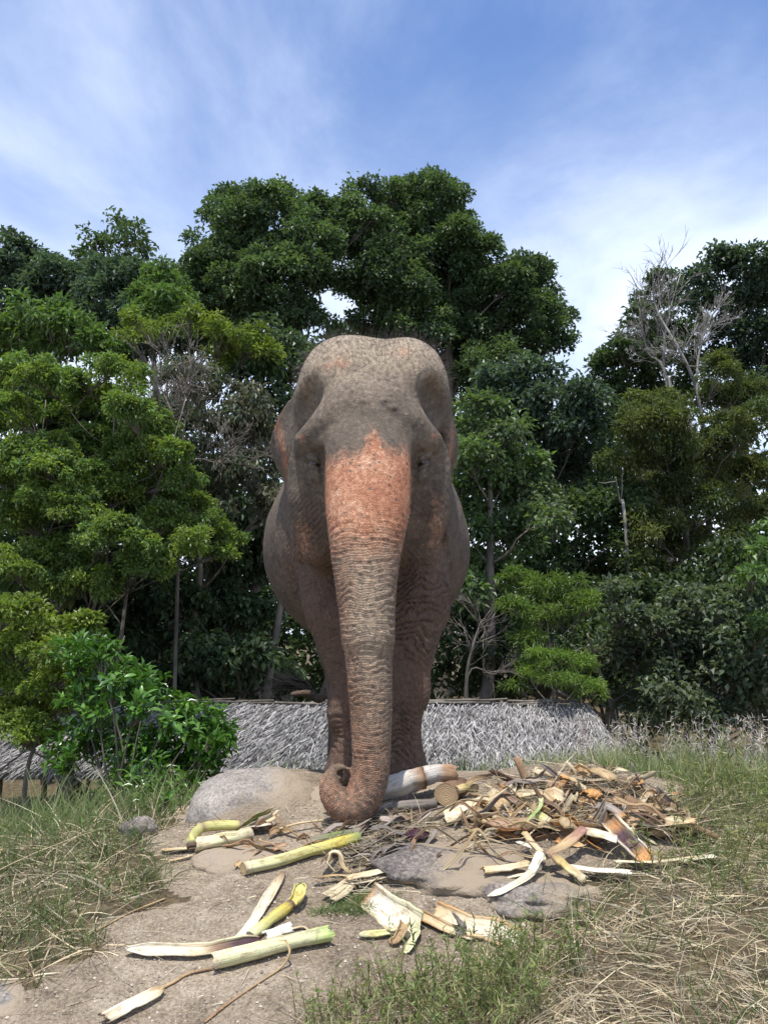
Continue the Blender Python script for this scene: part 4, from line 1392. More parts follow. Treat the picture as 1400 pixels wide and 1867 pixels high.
    # toenails of the fore feet
    for c, r in ((P(644, 1424, 5.08), 0.165), (P(729, 1424, 4.98), 0.168)):
        for a in (-1.0, -0.5, 0.0, 0.5, 1.0):
            d = np.array([math.sin(a), -math.cos(a) * 1.12, 0])
            p = c + d * r * 0.99
            k = np.linspace(0, 2 * np.pi, 10, endpoint=False)
            sd = np.array([math.cos(a), math.sin(a), 0])
            ring = p + np.cos(k)[:, None] * sd * 0.036 + np.sin(k)[:, None] * np.array([0, 0, 0.03])
            bm = Acc()
            vv = np.vstack([ring - d * 0.03, ring * 0.5 + p * 0.5 + d * 0.014, p[None] + d * 0.02]) - root
            i = np.arange(10); j = (i + 1) % 10
            bm.add(vv, np.stack([i, j, j + 10, i + 10], -1), np.stack([i + 10, j + 10, np.full(10, 20)], -1))
            obj('toenail', bm.mesh('toenail', M_NAIL), e)
    # bristles on the crown, brow, chin and back
    n = 5600
    wgt = np.where(v[:, 1] < 5.3, sstep(2.10, 2.45, v[:, 2]), 0) * 1.0 + 0.10 * ((v[:, 1] > 5.1) & (v[:, 2] > 0.8)) + 0.05 * (v[:, 2] > 1.3)
    area = np.zeros(len(v)); fa = np.linalg.norm(fn, axis=1)
    for k in range(4):
        np.add.at(area, f[:, k], fa)
    wgt = wgt * area
    pick = rng.choice(len(v), n, p=wgt / wgt.sum())
    hp, hn = v[pick], vn[pick]
    crown = sstep(2.2, 2.5, hp[:, 2]) * (hp[:, 1] < 5.4)
    ln = 0.012 + 0.09 * crown * rng.random(n) + 0.01 * rng.random(n)
    d0 = unit(hn + rng.normal(size=(n, 3)) * 0.35 + np.array([0, 0.15, 0.1]))
    hv, hf, hc = ribbons(hp - root, d0, rng.normal(size=(n, 3)) * 0.12, ln, np.full(n, 0.0006) + 0.0006 * crown, np.tile([0.05, 0.04, 0.034], (n, 1)), 2, 0.3)
    h = obj('hair', mesh_data('elephant_hair', hv, hf, M_STRAW, col=hc), e)
    h['kind'] = 'stuff'
    # black tuft at the tail end
    n = 420
    base = P(540, 1255, 7.42) + rng.normal(size=(n, 3)) * 0.015
    base[:, 0] += rng.uniform(-0.05, 0.14, n)
    d0 = unit(np.array([-0.8, -0.05, 0.36]) + rng.normal(size=(n, 3)) * 0.25)
    hv, hf, hc = ribbons(base - root, d0, np.array([-0.3, 0, -0.1]) + rng.normal(size=(n, 3)) * 0.15, rng.uniform(0.1, 0.26, n), np.full(n, 0.004), np.tile([0.012, 0.011, 0.011], (n, 1)), 3, 0.3)
    h = obj('tail_hair', mesh_data('tail_hair', hv, hf, M_STRAW, col=hc), e)
    h['kind'] = 'stuff'


def mat_skin():
    N = NT('elephant_hide')
    g = N.n('ShaderNodeNewGeometry').outputs['Position']
    pig, tw, ts = (N.attr(k).outputs['Fac'] for k in ('pig', 'tw', 'ts'))
    dust, red = N.attr('dust').outputs['Fac'], N.attr('red').outputs['Fac']
    n1 = N.noise(g, 5, 5, 0.6)
    n2 = N.noise(g, 38, 5, 0.65)
    n3 = N.noise(g, 130, 3, 0.6)
    base = N.ramp(N.math('MULTIPLY_ADD', n2, 0.55, N.math('MULTIPLY', n1, 0.55)), [(0.34, srgb(72, 65, 57)), (0.55, srgb(106, 96, 84)), (0.74, srgb(136, 123, 106))])
    base = N.mix(N.math('MULTIPLY', red, N.mrange(n1, 0.3, 0.7, 0.55, 1.0)), base, C4(srgb(100, 73, 59)))
    base = N.mix(N.math('MULTIPLY', tw, N.mrange(n2, 0.25, 0.6, 0.35, 0.85)), base, C4(srgb(126, 104, 88)))
    mot = N.noise(g, 14, 4, 0.6)
    base = N.mix(N.mrange(mot, 0.5, 0.72, 0, 0.5), base, C4(srgb(60, 50, 43)))
    pale_lit_col = N.ramp(n2, [(0.32, srgb(128, 112, 96)), (0.5, srgb(156, 140, 120)), (0.68, srgb(186, 170, 146))])  # pale skin tone, also colours in the sunlit look of the crown
    base = N.mix(N.math('MULTIPLY', dust, N.mrange(n2, 0.2, 0.52, 0.25, 1.0)), base, pale_lit_col)
    # depigmented skin with ragged freckled margins
    pk = N.ramp(N.math('MULTIPLY_ADD', n1, 0.45, N.math('MULTIPLY_ADD', n2, 0.55, N.math('MULTIPLY_ADD', n3, 0.5, -0.22))), [(0.36, srgb(142, 90, 66)), (0.53, srgb(178, 122, 91)), (0.66, srgb(206, 160, 130)), (0.78, srgb(234, 208, 186))])
    vo = N.n('ShaderNodeTexVoronoi', {'Vector': N.mix(0.5, g, N.n('ShaderNodeTexNoise', {'Vector': g, 'Scale': 60.0}).outputs['Color'], 'ADD'), 'Scale': 120.0})
    wn_ = N.n('ShaderNodeTexWhiteNoise', {'Vector': vo.outputs['Position']}).outputs['Value']
    pmv = N.math('ADD', pig, N.math('MULTIPLY_ADD', wn_, 0.8, N.math('MULTIPLY_ADD', n2, 1.2, -1.0)))
    pm = N.mrange(pmv, 0.40, 0.60)
    vf = N.n('ShaderNodeTexVoronoi', {'Vector': g, 'Scale': 36.0})
    wf = N.n('ShaderNodeTexWhiteNoise', {'Vector': vf.outputs['Position']}).outputs['Value']
    frk = N.math('MULTIPLY', N.mrange(vf.outputs['Distance'], 0.26, 0.40, 1, 0), N.mrange(N.math('ADD', wf, N.math('MULTIPLY', pig, -0.62)), 0.16, 0.30))
    pm = N.math('MULTIPLY', pm, N.math('SUBTRACT', 1.0, N.math('MULTIPLY', frk, 0.8)))
    N.set(N.b, 'Base Color', N.mix(pm, base, pk))
    N.b.inputs['Roughness'].default_value = 0.72
    N.b.inputs['Specular IOR Level'].default_value = 0.3
    # leathery relief
    v1 = N.n('ShaderNodeTexVoronoi', {'Vector': N.mapping(g, (1, 1, 1.35)), 'Scale': 85.0}, feature='DISTANCE_TO_EDGE').outputs[0]
    cr = N.mrange(v1, 0.0, 0.16)
    v2 = N.n('ShaderNodeTexVoronoi', {'Vector': N.mapping(g, (42, 42, 14), rot=(0.0, 0.35, 0)), 'Scale': 1.0}, feature='DISTANCE_TO_EDGE').outputs[0]
    cr2 = N.mrange(v2, 0.0, 0.12)
    ring = N.math('ABSOLUTE', N.math('SINE', N.math('MULTIPLY_ADD', n2, 2.2, N.math('MULTIPLY', ts, math.pi * 2.0))))
    h = N.math('MULTIPLY_ADD', cr, 0.55, N.math('MULTIPLY_ADD', cr2, N.math('MULTIPLY', red, 0.8), N.math('MULTIPLY_ADD', n2, 0.8, N.math('MULTIPLY', N.math('MULTIPLY', ring, tw), 0.35))))
    N.set(N.b, 'Normal', N.bump(h, 0.85, 0.009))
    return N.m


def mat_plain(name, c, rough, spec=0.5):
    N = NT(name)
    g = N.n('ShaderNodeNewGeometry').outputs['Position']
    N.set(N.b, 'Base Color', N.ramp(N.noise(g, 60, 4), [(0.3, tuple(x * 0.75 for x in c)), (0.7, tuple(min(1, x * 1.2) for x in c))]))
    N.b.inputs['Roughness'].default_value = rough
    N.b.inputs['Specular IOR Level'].default_value = spec
    return N.m


M_SKIN = mat_skin()
M_EYE = mat_plain('eye', (0.03, 0.016, 0.008), 0.08)
M_NAIL = mat_plain('toenail', (0.20, 0.16, 0.125), 0.7)
elephant()
# ------------------------------------------------------------------ rocks
def rock(name, label, c, r, mat, seed, dirt=0.0, rough=0.16, group=None):
    n, m = 40, 64
    th = np.linspace(0.0, np.pi, n); ph = np.linspace(0, 2 * np.pi, m, endpoint=False)
    T, Q = np.meshgrid(th, ph, indexing='ij')
    d = np.stack([np.sin(T) * np.cos(Q), np.sin(T) * np.sin(Q), np.cos(T)], -1)
    d = np.sign(d) * np.abs(d) ** 0.9
    k = 1 + rough * fbm(d[..., 0] * 1.3 + seed, d[..., 1] * 1.3, d[..., 2] * 1.3, 4, 0.5) + 0.03 * fbm(d[..., 0] * 9 + seed, d[..., 1] * 9, d[..., 2] * 9, 3)
    v = (d * k[..., None] * np.array(r)).reshape(-1, 3)
    i = np.arange(n - 1)[:, None] * m + np.arange(m)[None]; j = np.arange(n - 1)[:, None] * m + (np.arange(m)[None] + 1) % m
    f = np.stack([i, i + m, j + m, j], -1).reshape(-1, 4)
    wv_ = v + np.array(c)
    over = wv_[:, 2] - ground_z(wv_[:, 0], wv_[:, 1])
    dm = np.clip(dirt + 0.5 * (v[:, 0] / r[0]) * (dirt > 0.2) + 0.75 * sstep(0.05, 0.0, over), 0, 1)
    o = obj(name, mesh_data(name, v, f, mat, attrs={'dirt': dm}))
    o.location = c
    return tag(o, label, 'rock', group)


def rk(u, v, Y, dz=0.0):
    p = P(u, v, Y); return np.array([p[0], Y, float(ground_z(p[0], Y)) + dz])


rock('boulder', 'large smooth pale granite boulder at the crest, left of the trunk', P(468, 1520, 4.80), (0.38, 0.36, 0.335), M_ROCK, 3.0, 0.30, 0.10)
rock('boulder', 'low rounded rock shoulder between the pale boulder and the trunk', P(575, 1540, 4.80), (0.36, 0.30, 0.29), M_ROCK, 8.0, 0.62, 0.10)
rock('rock', 'dark speckled rock dome in the ground below the log ends', hit(820, 1600, -0.09), (0.37, 0.31, 0.125), M_ROCKD, 5.0, 0.42, 0.30)
rock('rock', 'flat dark rock beside the dome, under the white stem strip', hit(985, 1640, -0.05), (0.27, 0.22, 0.085), M_ROCKD, 9.0, 0.30, 0.24)
rock('rock', 'small dark grey stone half buried among the straw at left', hit(250, 1522, 0.0), (0.095, 0.09, 0.07), M_ROCKD, 2.0, 0.1, 0.25)
rock('rock', 'pale stone slab showing through the soil at bottom left corner', hit(5, 1840, -0.03), (0.13, 0.12, 0.06), M_ROCK, 6.0, 0.1, 0.2)
rock('rock', 'low worn rock patch under the bent green stem', hit(440, 1588, -0.085), (0.26, 0.20, 0.10), M_ROCK, 12.0, 0.6, 0.12)

# ------------------------------------------------------------------ cut banana stems
CREAM, WHITE, PGREEN = np.array([0.60, 0.51, 0.34]), np.array([0.66, 0.61, 0.49]), np.array([0.52, 0.51, 0.30])
YGREEN, GREEN, TAN = np.array([0.42, 0.40, 0.15]), np.array([0.19, 0.25, 0.08]), np.array([0.50, 0.36, 0.19])
ORNG, BROWN, DBR = np.array([0.50, 0.25, 0.085]), np.array([0.22, 0.14, 0.085]), np.array([0.085, 0.055, 0.04])
PURP, GREYB, STRAWC = np.array([0.05, 0.018, 0.028]), np.array([0.24, 0.21, 0.185]), np.array([0.50, 0.42, 0.27])


def sweep(pts, width, arc=360.0, thick=0.006, roll=0.0, cols=((0, CREAM), (1, CREAM)), inner=None, n=22, m=18, rag=0.0, taper=(1.0, 1.0), flat=None, twist=0.0, groove=0.1, seed=0.0):
    """a stem (arc 360) or a trough of leaf sheath (arc < 360) swept along pts; width in metres"""
    if flat is None:
        flat = 0.82 if arc >= 359 else 0.62
    line = smooth_line(pts, n)
    t = np.linspace(0, 1, n)
    wob = width * 0.10 * np.sin(np.pi * t)[:, None]
    line = line + wob * np.stack([vnoise(t * 4 + seed, seed, 1.1), vnoise(t * 4 + seed, seed, 5.1), 0.5 * vnoise(t * 4 + seed, seed, 9.1)], -1)
    tg = unit(np.gradient(line, axis=0))
    up = np.array([0, 0, 1.0])
    s = unit(np.cross(tg, up)); nn = np.cross(s, tg)
    ra = roll + twist * t
    s2 = s * np.cos(ra)[:, None] + nn * np.sin(ra)[:, None]
    n2 = -s * np.sin(ra)[:, None] + nn * np.cos(ra)[:, None]
    R = np.interp(t, [0, 0.12, 0.88, 1], [taper[0], 1, 1, taper[1]]) if taper != (1.0, 1.0) else np.ones(n)
    R = R * (1 + 0.12 * vnoise(t * 4 + seed, seed, 0.3) + 0.05 * vnoise(t * 13 + seed, seed, 0.8))
    L_ = np.linalg.norm(np.diff(line, axis=0), axis=1).sum()
    full = arc >= 359
    if full:
        a = np.linspace(0, 2 * np.pi, m, endpoint=False)
        r0 = width / 2
    else:
        A = math.radians(arc)
        a = np.linspace(-A / 2, A / 2, m) - math.pi / 2          # opens upward
        r0 = width / 2 / math.sin(min(A, math.pi) / 2)
    gr = 1 + groove * vnoise(a[None] * 4 + seed, t[:, None] * 1.5, seed) + groove * 0.5 * vnoise(a[None] * 13 + seed, t[:, None] * 3, seed)
    rr = r0 * R[:, None] * gr
    if full:
        at = np.broadcast_to(a[None], (n, m))
    else:      # torn, uneven side edges
        e0 = 1 + 0.16 * vnoise(t * 5 + seed, 2.2, seed) + 0.10 * vnoise(t * 17 + seed, 4.2, seed)
        e1 = 1 + 0.16 * vnoise(t * 5 + seed, 8.2, seed) + 0.10 * vnoise(t * 17 + seed, 6.2, seed)
        q = (a + math.pi / 2)[None]
        at = np.where(q < 0, q * e0[:, None], q * e1[:, None]) - math.pi / 2
    ca, sa = np.cos(at)[..., None], np.sin(at)[..., None]
    outer = line[:, None] + rr[..., None] * (ca * s2[:, None] + flat * sa * n2[:, None])
    if not full:
        sag = r0 * math.cos(math.radians(arc) / 2) if arc < 180 else 0
        outer = outer + n2[:, None] * (sag * R)[:, None, None] * flat
    if rag:
        for end, sg in ((0, -1), (-1, 1)):
            e = rag * width * (0.5 * vnoise(a * 3 + seed, seed + end, 0.7) + 0.5 * vnoise(a * 9 + seed, seed + 3 + end, 0.7))
            outer[end] = outer[end] + tg[end] * (sg * e)[:, None]
    ct = np.array([c[0] for c in cols]); cc = np.array([c[1] for c in cols])
    colr = np.stack([np.interp(t, ct, cc[:, k]) for k in range(3)], -1)
    co = np.repeat(colr[:, None], m, 1) * (1 + 0.24 * vnoise(a[None, :, None] * 2.5 + seed, t[:, None, None] * 2, seed))
    fib = np.stack(np.broadcast_arrays((t * L_)[:, None], (a * r0)[None], np.full((1, 1), seed)), -1)
    vs, cs, fs, f4, f3, mi = [outer.reshape(-1, 3)], [co.reshape(-1, 3)], [fib.reshape(-1, 3)], [], [], []
    base = np.arange(n - 1)[:, None] * m
    if full:
        i = base + np.arange(m)[None]; j = base + (np.arange(m)[None] + 1) % m
        f4.append(np.stack([i, j, j + m, i + m], -1).reshape(-1, 4)); mi.append(np.zeros((n - 1) * m))
        nv = n * m
        for end, sg in ((0, -1), (n - 1, 1)):
            # cut end: rim, inner ring, centre, so that the face is a little dished
            ring = outer[end]
            cen = ring.mean(0)
            rim2 = cen + (ring - cen) * 0.97
            mid = cen + (ring - cen) * 0.5 - tg[end] * sg * width * 0.02
            loc = ring - cen
            f2 = np.stack([(loc * s2[end]).sum(1), (loc * n2[end]).sum(1), np.zeros(m)], -1)
            vs += [rim2, mid, cen[None] - tg[end] * sg * width * 0.03]
            ec = colr[end] if inner is None else inner
            cs += [np.tile(ec, (m, 1)) * 0.8, np.tile(ec, (m, 1)), ec[None]]
            fs += [f2, f2 * 0.5, np.zeros((1, 3))]
            o = end * m; q = np.arange(m); q1 = (q + 1) % m
            for A_, B_ in ((o, nv), (nv, nv + m)):
                w = np.stack([A_ + q, B_ + q, B_ + q1, A_ + q1], -1)
                f4.append(w if sg > 0 else w[:, ::-1]); mi.append(np.ones(m) if A_ != o else np.ones(m))
            w = np.stack([nv + m + q, np.full(m, nv + 2 * m), nv + m + q1], -1)
            f3.append(w if sg > 0 else w[:, ::-1])
            nv += 2 * m + 1
        mats = [None, M_CUT]
    else:
        inn = line[:, None] + (rr - thick)[..., None] * (ca * s2[:, None] + flat * sa * n2[:, None])
        inn = inn + n2[:, None] * (sag * R)[:, None, None] * flat
        inn[0] += outer[0] - (line[0] + rr[0][:, None] * (ca[0] * s2[0] + flat * sa[0] * n2[0]) + n2[0] * sag * R[0] * flat)
        inn[-1] += outer[-1] - (line[-1] + rr[-1][:, None] * (ca[-1] * s2[-1] + flat * sa[-1] * n2[-1]) + n2[-1] * sag * R[-1] * flat)
        vs.append(inn.reshape(-1, 3)); fs.append(fib.reshape(-1, 3))
        if inner is None:
            cs.append(co.reshape(-1, 3))
        else:
            ict = np.array([c[0] for c in inner]); icc = np.array([c[1] for c in inner])
            ic = np.stack([np.interp(t, ict, icc[:, k]) for k in range(3)], -1)
            e = (np.abs(np.linspace(-1, 1, m)) ** 4)[None, :, None]
            cs.append((ic[:, None] * (1 - e) + co * e).reshape(-1, 3))
        i = base + np.arange(m - 1)[None]
        w = np.stack([i, i + 1, i + 1 + m, i + m], -1).reshape(-1, 4)
        o = n * m
        f4 += [w, w[:, ::-1] + o]
        k = np.arange(n - 1) * m
        f4.append(np.stack([k, k + m, k + m + o, k + o], -1))
        k2 = k + m - 1
        f4.append(np.stack([k2, k2 + o, k2 + m + o, k2 + m], -1))
        q = np.arange(m - 1)
        f4.append(np.stack([q, q + o, q + 1 + o, q + 1], -1))
        q = q + (n - 1) * m
        f4.append(np.stack([q, q + 1, q + 1 + o, q + o], -1))
        mats = [None]
    return np.vstack(vs), f4, f3, np.vstack(cs), np.vstack(fs), mats, mi


def piece(name, label, cat, pix, wpx, lift=0.02, lifts=None, mat=None, group=None, world=None, **kw):
    """one cut piece lying along photo pixels on the ground"""
    if world is None:
        pts = []
        for k, (u, v) in enumerate(pix):
            pts.append(hit(u, v, lift if lifts is None else lifts[k]))
        pts = np.array(pts)
    else:
        pts = np.array(world)
    _, _, d = proj(pts.mean(0))
    w = wpx * float(d) / FPX
    kw.setdefault('seed', float(len(bpy.data.objects) % 53) * 1.37)
    v, f4, f3, c, fb, mats, mi = sweep(pts, w, **kw)
    org = pts.mean(0)
    faces = [np.vstack(f4)] + ([np.vstack(f3)] if f3 else [])
    me = mesh_data(name, v - org, faces, [mat or M_STEM] + ([M_CUT] if len(mats) > 1 else []), col=np.clip(c, 0, 0.9), attrs={'fib': fb})
    if len(mats) > 1:
        idx_ = np.concatenate(mi + [np.ones(len(x)) for x in f3]).astype(np.int32)
        me.polygons.foreach_set('material_index', idx_)
    o = obj(name, me)
    o.location = org
    return tag(o, label, cat, group)


G1 = [(0, YGREEN), (0.5, PGREEN), (1, YGREEN)]
# --- left of the trunk
piece('bent_stem', 'yellow green stem bent like an elbow, leaning on the boulder foot', 'stem', [(351, 1548), (350, 1528), (366, 1512), (398, 1506), (437, 1506)], 21, lifts=[0.02, 0.05, 0.075, 0.07, 0.05],
      cols=[(0, DBR), (0.08, DBR), (0.14, YGREEN), (0.5, YGREEN * 0.9), (0.56, BROWN), (0.6, YGREEN), (0.95, YGREEN * 1.1), (1, BROWN)], n=30)
piece('stem_chunk', 'thick pale yellow stem chunk under the bent green stem', 'stem', [(358, 1541), (410, 1532), (458, 1520)], 30, lift=0.03, cols=[(0, CREAM), (0.5, PGREEN * 1.05), (1, CREAM * 0.8)], rag=0.25, inner=CREAM)
piece('sheath_tip', 'pointed pale sheath tip at the left end of the green stems', 'sheath', [(292, 1550), (325, 1548), (362, 1544)], 17, lift=0.02, arc=150, cols=[(0, TAN), (1, CREAM)], taper=(0.1, 1), flat=0.5)
piece('leaf_scrap', 'frayed green leaf scrap standing up behind the bent stem', 'leaf', [(440, 1506), (468, 1490), (498, 1475)], 26, lifts=[0.04, 0.07, 0.09], arc=70, cols=[(0, GREEN * 1.3), (0.6, GREEN), (1, STRAWC)], thick=0.002, rag=1.0, taper=(0.5, 1.1), roll=0.5, groove=0.16)
piece('leaf_scrap', 'straw coloured frayed leaf scrap beside the green one', 'leaf', [(450, 1512), (482, 1498), (506, 1484)], 16, lifts=[0.03, 0.05, 0.07], arc=60, cols=[(0, TAN), (1, STRAWC)], thick=0.002, rag=1.0, taper=(0.5, 1.0), roll=-0.3, groove=0.16)
piece('sheath_strip', 'cream sheath strip lying at the end of the bent stem', 'sheath', [(436, 1512), (466, 1507), (496, 1503)], 12, lift=0.045, arc=120, cols=[(0, CREAM), (0.8, WHITE), (1, BROWN)], rag=0.4)
piece('long_stem', 'long smooth yellow green stem leading up under the trunk', 'stem', [(443, 1585), (500, 1571), (560, 1555), (612, 1540), (655, 1527)], 25, lift=0.03, cols=[(0, CREAM * 0.9), (0.06, PGREEN), (0.5, YGREEN * 1.15), (0.8, np.array([0.52, 0.42, 0.08])), (1, GREEN)], inner=TAN, n=30)
piece('dry_stalk_piece', 'grey green dry stem end just behind the long yellow stem', 'stem', [(560, 1535), (610, 1526), (660, 1516)], 16, lift=0.03, cols=[(0, GREYB), (0.5, GREEN * 0.7), (1, GREYB)], mat=M_DRY)
piece('bark_chip', 'brown rough chip upright at the near end of the long stem', 'chip', [(436, 1578), (452, 1562), (468, 1550)], 22, lift=0.02, arc=140, cols=[(0, TAN), (0.4, BROWN * 1.5), (1, BROWN)], rag=0.5, mat=M_DRY)
piece('sheath_strip', 'thin tan strip on bare soil below the bent stem', 'sheath', [(303, 1572), (330, 1566), (352, 1560)], 8, lift=0.012, arc=100, cols=[(0, TAN), (1, STRAWC)], taper=(0.1, 0.8), mat=M_DRY)
piece('sheath_strip', 'thin pale strip curving right of the tan strip on the soil', 'sheath', [(358, 1560), (376, 1572), (405, 1572), (430, 1566)], 7, lift=0.012, arc=100, cols=[(0, STRAWC), (1, TAN)], taper=(0.2, 0.3), mat=M_DRY)
piece('sheath_strip', 'long whitish split strip pointing up the slope, left of the yellow stem', 'sheath', [(438, 1712), (466, 1672), (492, 1630), (517, 1590)], 22, lift=0.018, arc=130, cols=[(0, WHITE), (0.8, CREAM * 0.9), (1, BROWN)], taper=(1.2, 0.45), rag=0.3, flat=0.6)
piece('yellow_stem', 'yellow stem with a dark joint lying next to the whitish strip', 'stem', [(456, 1708), (482, 1688), (508, 1668), (532, 1650)], 21, lift=0.024, cols=[(0, PGREEN), (0.3, YGREEN * 1.1), (0.85, np.array([0.48, 0.38, 0.07])), (0.96, DBR), (1, DBR)], inner=CREAM)
piece('bud_husk', 'torn yellow husk at the upper end of the yellow stem', 'husk', [(532, 1652), (542, 1634), (548, 1612)], 24, lifts=[0.03, 0.045, 0.05], arc=230, cols=[(0, DBR), (0.25, np.array([0.5, 0.42, 0.12])), (1, np.array([0.56, 0.52, 0.2]))], taper=(0.7, 0.25), rag=0.4)
piece('open_sheath', 'long open trough of sheath with dark purple inner end, lowest at left', 'sheath', [(230, 1732), (300, 1732), (360, 1732), (420, 1722), (474, 1712)], 28, lift=0.03, arc=165, cols=[(0, WHITE), (0.4, CREAM), (0.8, PGREEN), (1, BROWN)],
      inner=[(0, WHITE), (0.5, CREAM), (0.62, BROWN), (0.78, PURP), (1, PURP * 0.8)], taper=(0.25, 0.5), rag=0.3, roll=-0.5, flat=0.6, n=30)
piece('pale_stalk_piece', 'pale green cut stem lying in front of the purple trough', 'stem', [(394, 1752), (460, 1736), (530, 1718), (600, 1703)], 33, lift=0.036, cols=[(0, CREAM), (0.1, PGREEN * 1.15), (0.8, PGREEN), (1, np.array([0.40, 0.5, 0.16]))], inner=CREAM, rag=0.5, n=26, groove=0.03)
piece('white_chunk', 'short white inner stem chunk tucked behind the pale green stem', 'stem', [(484, 1710), (508, 1702), (530, 1693)], 22, lift=0.03, arc=200, cols=[(0, WHITE), (1, WHITE * 1.05)], rag=0.7, roll=2.6)
piece('withered_strip', 'limp withered strip curling off the white chunk', 'sheath', [(528, 1695), (552, 1690), (566, 1698), (580, 1692)], 7, lift=0.012, arc=120, cols=[(0, STRAWC), (1, TAN)], mat=M_DRY)
piece('tailed_sheath', 'white sheath with split dark end at bottom left corner', 'sheath', [(188, 1860), (225, 1842), (262, 1822), (296, 1803)], 26, lift=0.022, arc=140, cols=[(0, DBR), (0.05, CREAM), (0.4, WHITE * 0.95), (0.85, CREAM), (1, TAN)], rag=0.5, roll=2.8, taper=(1.1, 0.5), n=26)
piece('root_twig', 'thin brown tail twig running from the white sheath to the pale stem', 'twig', [(292, 1805), (315, 1792), (345, 1776), (392, 1766)], 6, lift=0.008, cols=[(0, TAN), (1, BROWN * 1.4)], mat=M_DRY, m=8, taper=(1.5, 0.5))
piece('root_twig', 'long thin root twig crossing bare soil below the pale green stem', 'twig', [(372, 1866), (415, 1832), (470, 1795), (512, 1765), (528, 1738), (520, 1716)], 4.5, lifts=[0.006, 0.006, 0.006, 0.01, 0.05, 0.075], cols=[(0, BROWN * 1.3), (1, TAN)], mat=M_DRY, m=8, n=30)
piece('root_twig', 'dry twig stretched over soil from the trough to the straw edge', 'twig', [(150, 1712), (190, 1690), (240, 1664), (300, 1640)], 3.5, lift=0.006, cols=[(0, BROWN * 1.3), (1, TAN * 0.8)], mat=M_DRY, m=8, n=26)
piece('straw_stalk', 'long pale stalk lying from the crest to the trunk curl', 'twig', [(508, 1512), (545, 1502), (590, 1496)], 5, lift=0.04, cols=[(0, TAN), (1, STRAWC)], mat=M_DRY, m=8)
# --- logs under and right of the trunk
def wpts(*a):
    return [P(u, v, y) for u, v, y in a]
piece('log', 'silvery weathered log lying across just right of the trunk', 'log', None, 44, world=wpts((672, 1448, 4.58), (730, 1428, 4.60), (772, 1418, 4.62)), cols=[(0, np.array([0.40, 0.37, 0.33])), (0.7, np.array([0.48, 0.44, 0.38])), (0.93, BROWN * 1.3), (1, DBR)], inner=DBR, mat=M_DRY, groove=0.10, rag=0.12, n=26)
piece('log', 'grey log section with splintered orange brown end, behind the ringed log end', 'log', None, 38, world=wpts((768, 1417, 4.64), (800, 1411, 4.66), (826, 1411, 4.68)), cols=[(0, BROWN), (0.15, np.array([0.46, 0.43, 0.40])), (0.5, np.array([0.42, 0.38, 0.33])), (0.62, BROWN * 1.5), (1, BROWN * 1.2)], inner=BROWN, mat=M_DRY, groove=0.16, rag=0.3)
piece('log', 'short log with round ringed cut end facing the front', 'log', None, 47, world=wpts((813, 1449, 4.50), (824, 1444, 4.62), (838, 1438, 4.78)), cols=[(0, BROWN * 0.9), (1, DBR)], inner=np.array([0.42, 0.29, 0.16]), mat=M_DRY, groove=0.05, m=26)
piece('log', 'dark grey flattened log lowest beside the trunk', 'log', None, 24, world=wpts((690, 1476, 4.50), (740, 1470, 4.50), (795, 1466, 4.52)), cols=[(0, YGREEN * 0.6), (0.3, GREYB), (1, GREYB * 0.5)], inner=DBR, mat=M_DRY, groove=0.12)
piece('log', 'blackish stem under the silvery log, with a yellow streak', 'log', None, 22, world=wpts((695, 1492, 4.42), (735, 1493, 4.40), (775, 1484, 4.42)), cols=[(0, DBR), (0.4, YGREEN * 0.55), (0.7, DBR), (1, DBR * 0.7)], inner=DBR, mat=M_DRY, groove=0.1)
piece('yellow_stem', 'yellowish flattened stem end right behind the ringed log', 'stem', [(832, 1442), (850, 1436), (868, 1438)], 18, lift=0.06, cols=[(0, TAN), (0.5, YGREEN * 0.8), (1, TAN * 0.7)], inner=TAN)
piece('split_log', 'cream split half log with thick rind just right of the ringed log', 'log', [(812, 1494), (850, 1478), (892, 1462)], 36, lifts=[0.02, 0.05, 0.06], arc=185, thick=0.016, cols=[(0, CREAM), (0.4, CREAM * 1.05), (1, CREAM * 0.8)], inner=[(0, ORNG * 0.8), (1, DBR)], roll=math.pi - 0.35, rag=0.15, groove=0.07)
piece('split_log', 'pale bark slab lying behind the cream split half log', 'log', [(868, 1462), (885, 1460), (900, 1468)], 24, lift=0.05, arc=150, thick=0.01, cols=[(0, CREAM * 0.8), (1, TAN)], roll=math.pi, rag=0.3)
piece('bract', 'dark maroon flower bract beside the trunk curl', 'husk', [(742, 1526), (758, 1520), (776, 1524)], 28, lifts=[0.03, 0.05, 0.02], arc=140, cols=[(0, PURP), (1, PURP * 0.7)], inner=[(0, PURP * 2.2), (1, PURP)], roll=2.7, rag=0.5, thick=0.004)
# --- middle, below the trunk
piece('folded_sheath', 'pale dry strip folded in a loop below the trunk curl', 'sheath', [(612, 1590), (600, 1575), (602, 1556), (618, 1556), (626, 1580), (640, 1592)], 14, lifts=[0.02, 0.06, 0.1, 0.1, 0.05, 0.03], arc=120, cols=[(0, STRAWC), (0.5, CREAM * 0.9), (1, TAN)], mat=M_DRY, n=28)
piece('sheath_strip', 'tan strip crossing below the folded loop, pointing left', 'sheath', [(570, 1602), (610, 1596), (645, 1598)], 11, lift=0.04, arc=130, cols=[(0, BROWN), (0.5, TAN), (1, CREAM * 0.8)], taper=(0.2, 1), mat=M_DRY)
piece('sheath_strip', 'cream strip from the folded loop out to the dark rock', 'sheath', [(632, 1602), (680, 1592), (728, 1583)], 15, lift=0.045, arc=140, cols=[(0, TAN), (0.5, CREAM), (1, WHITE * 0.9)], rag=0.2, roll=2.8)
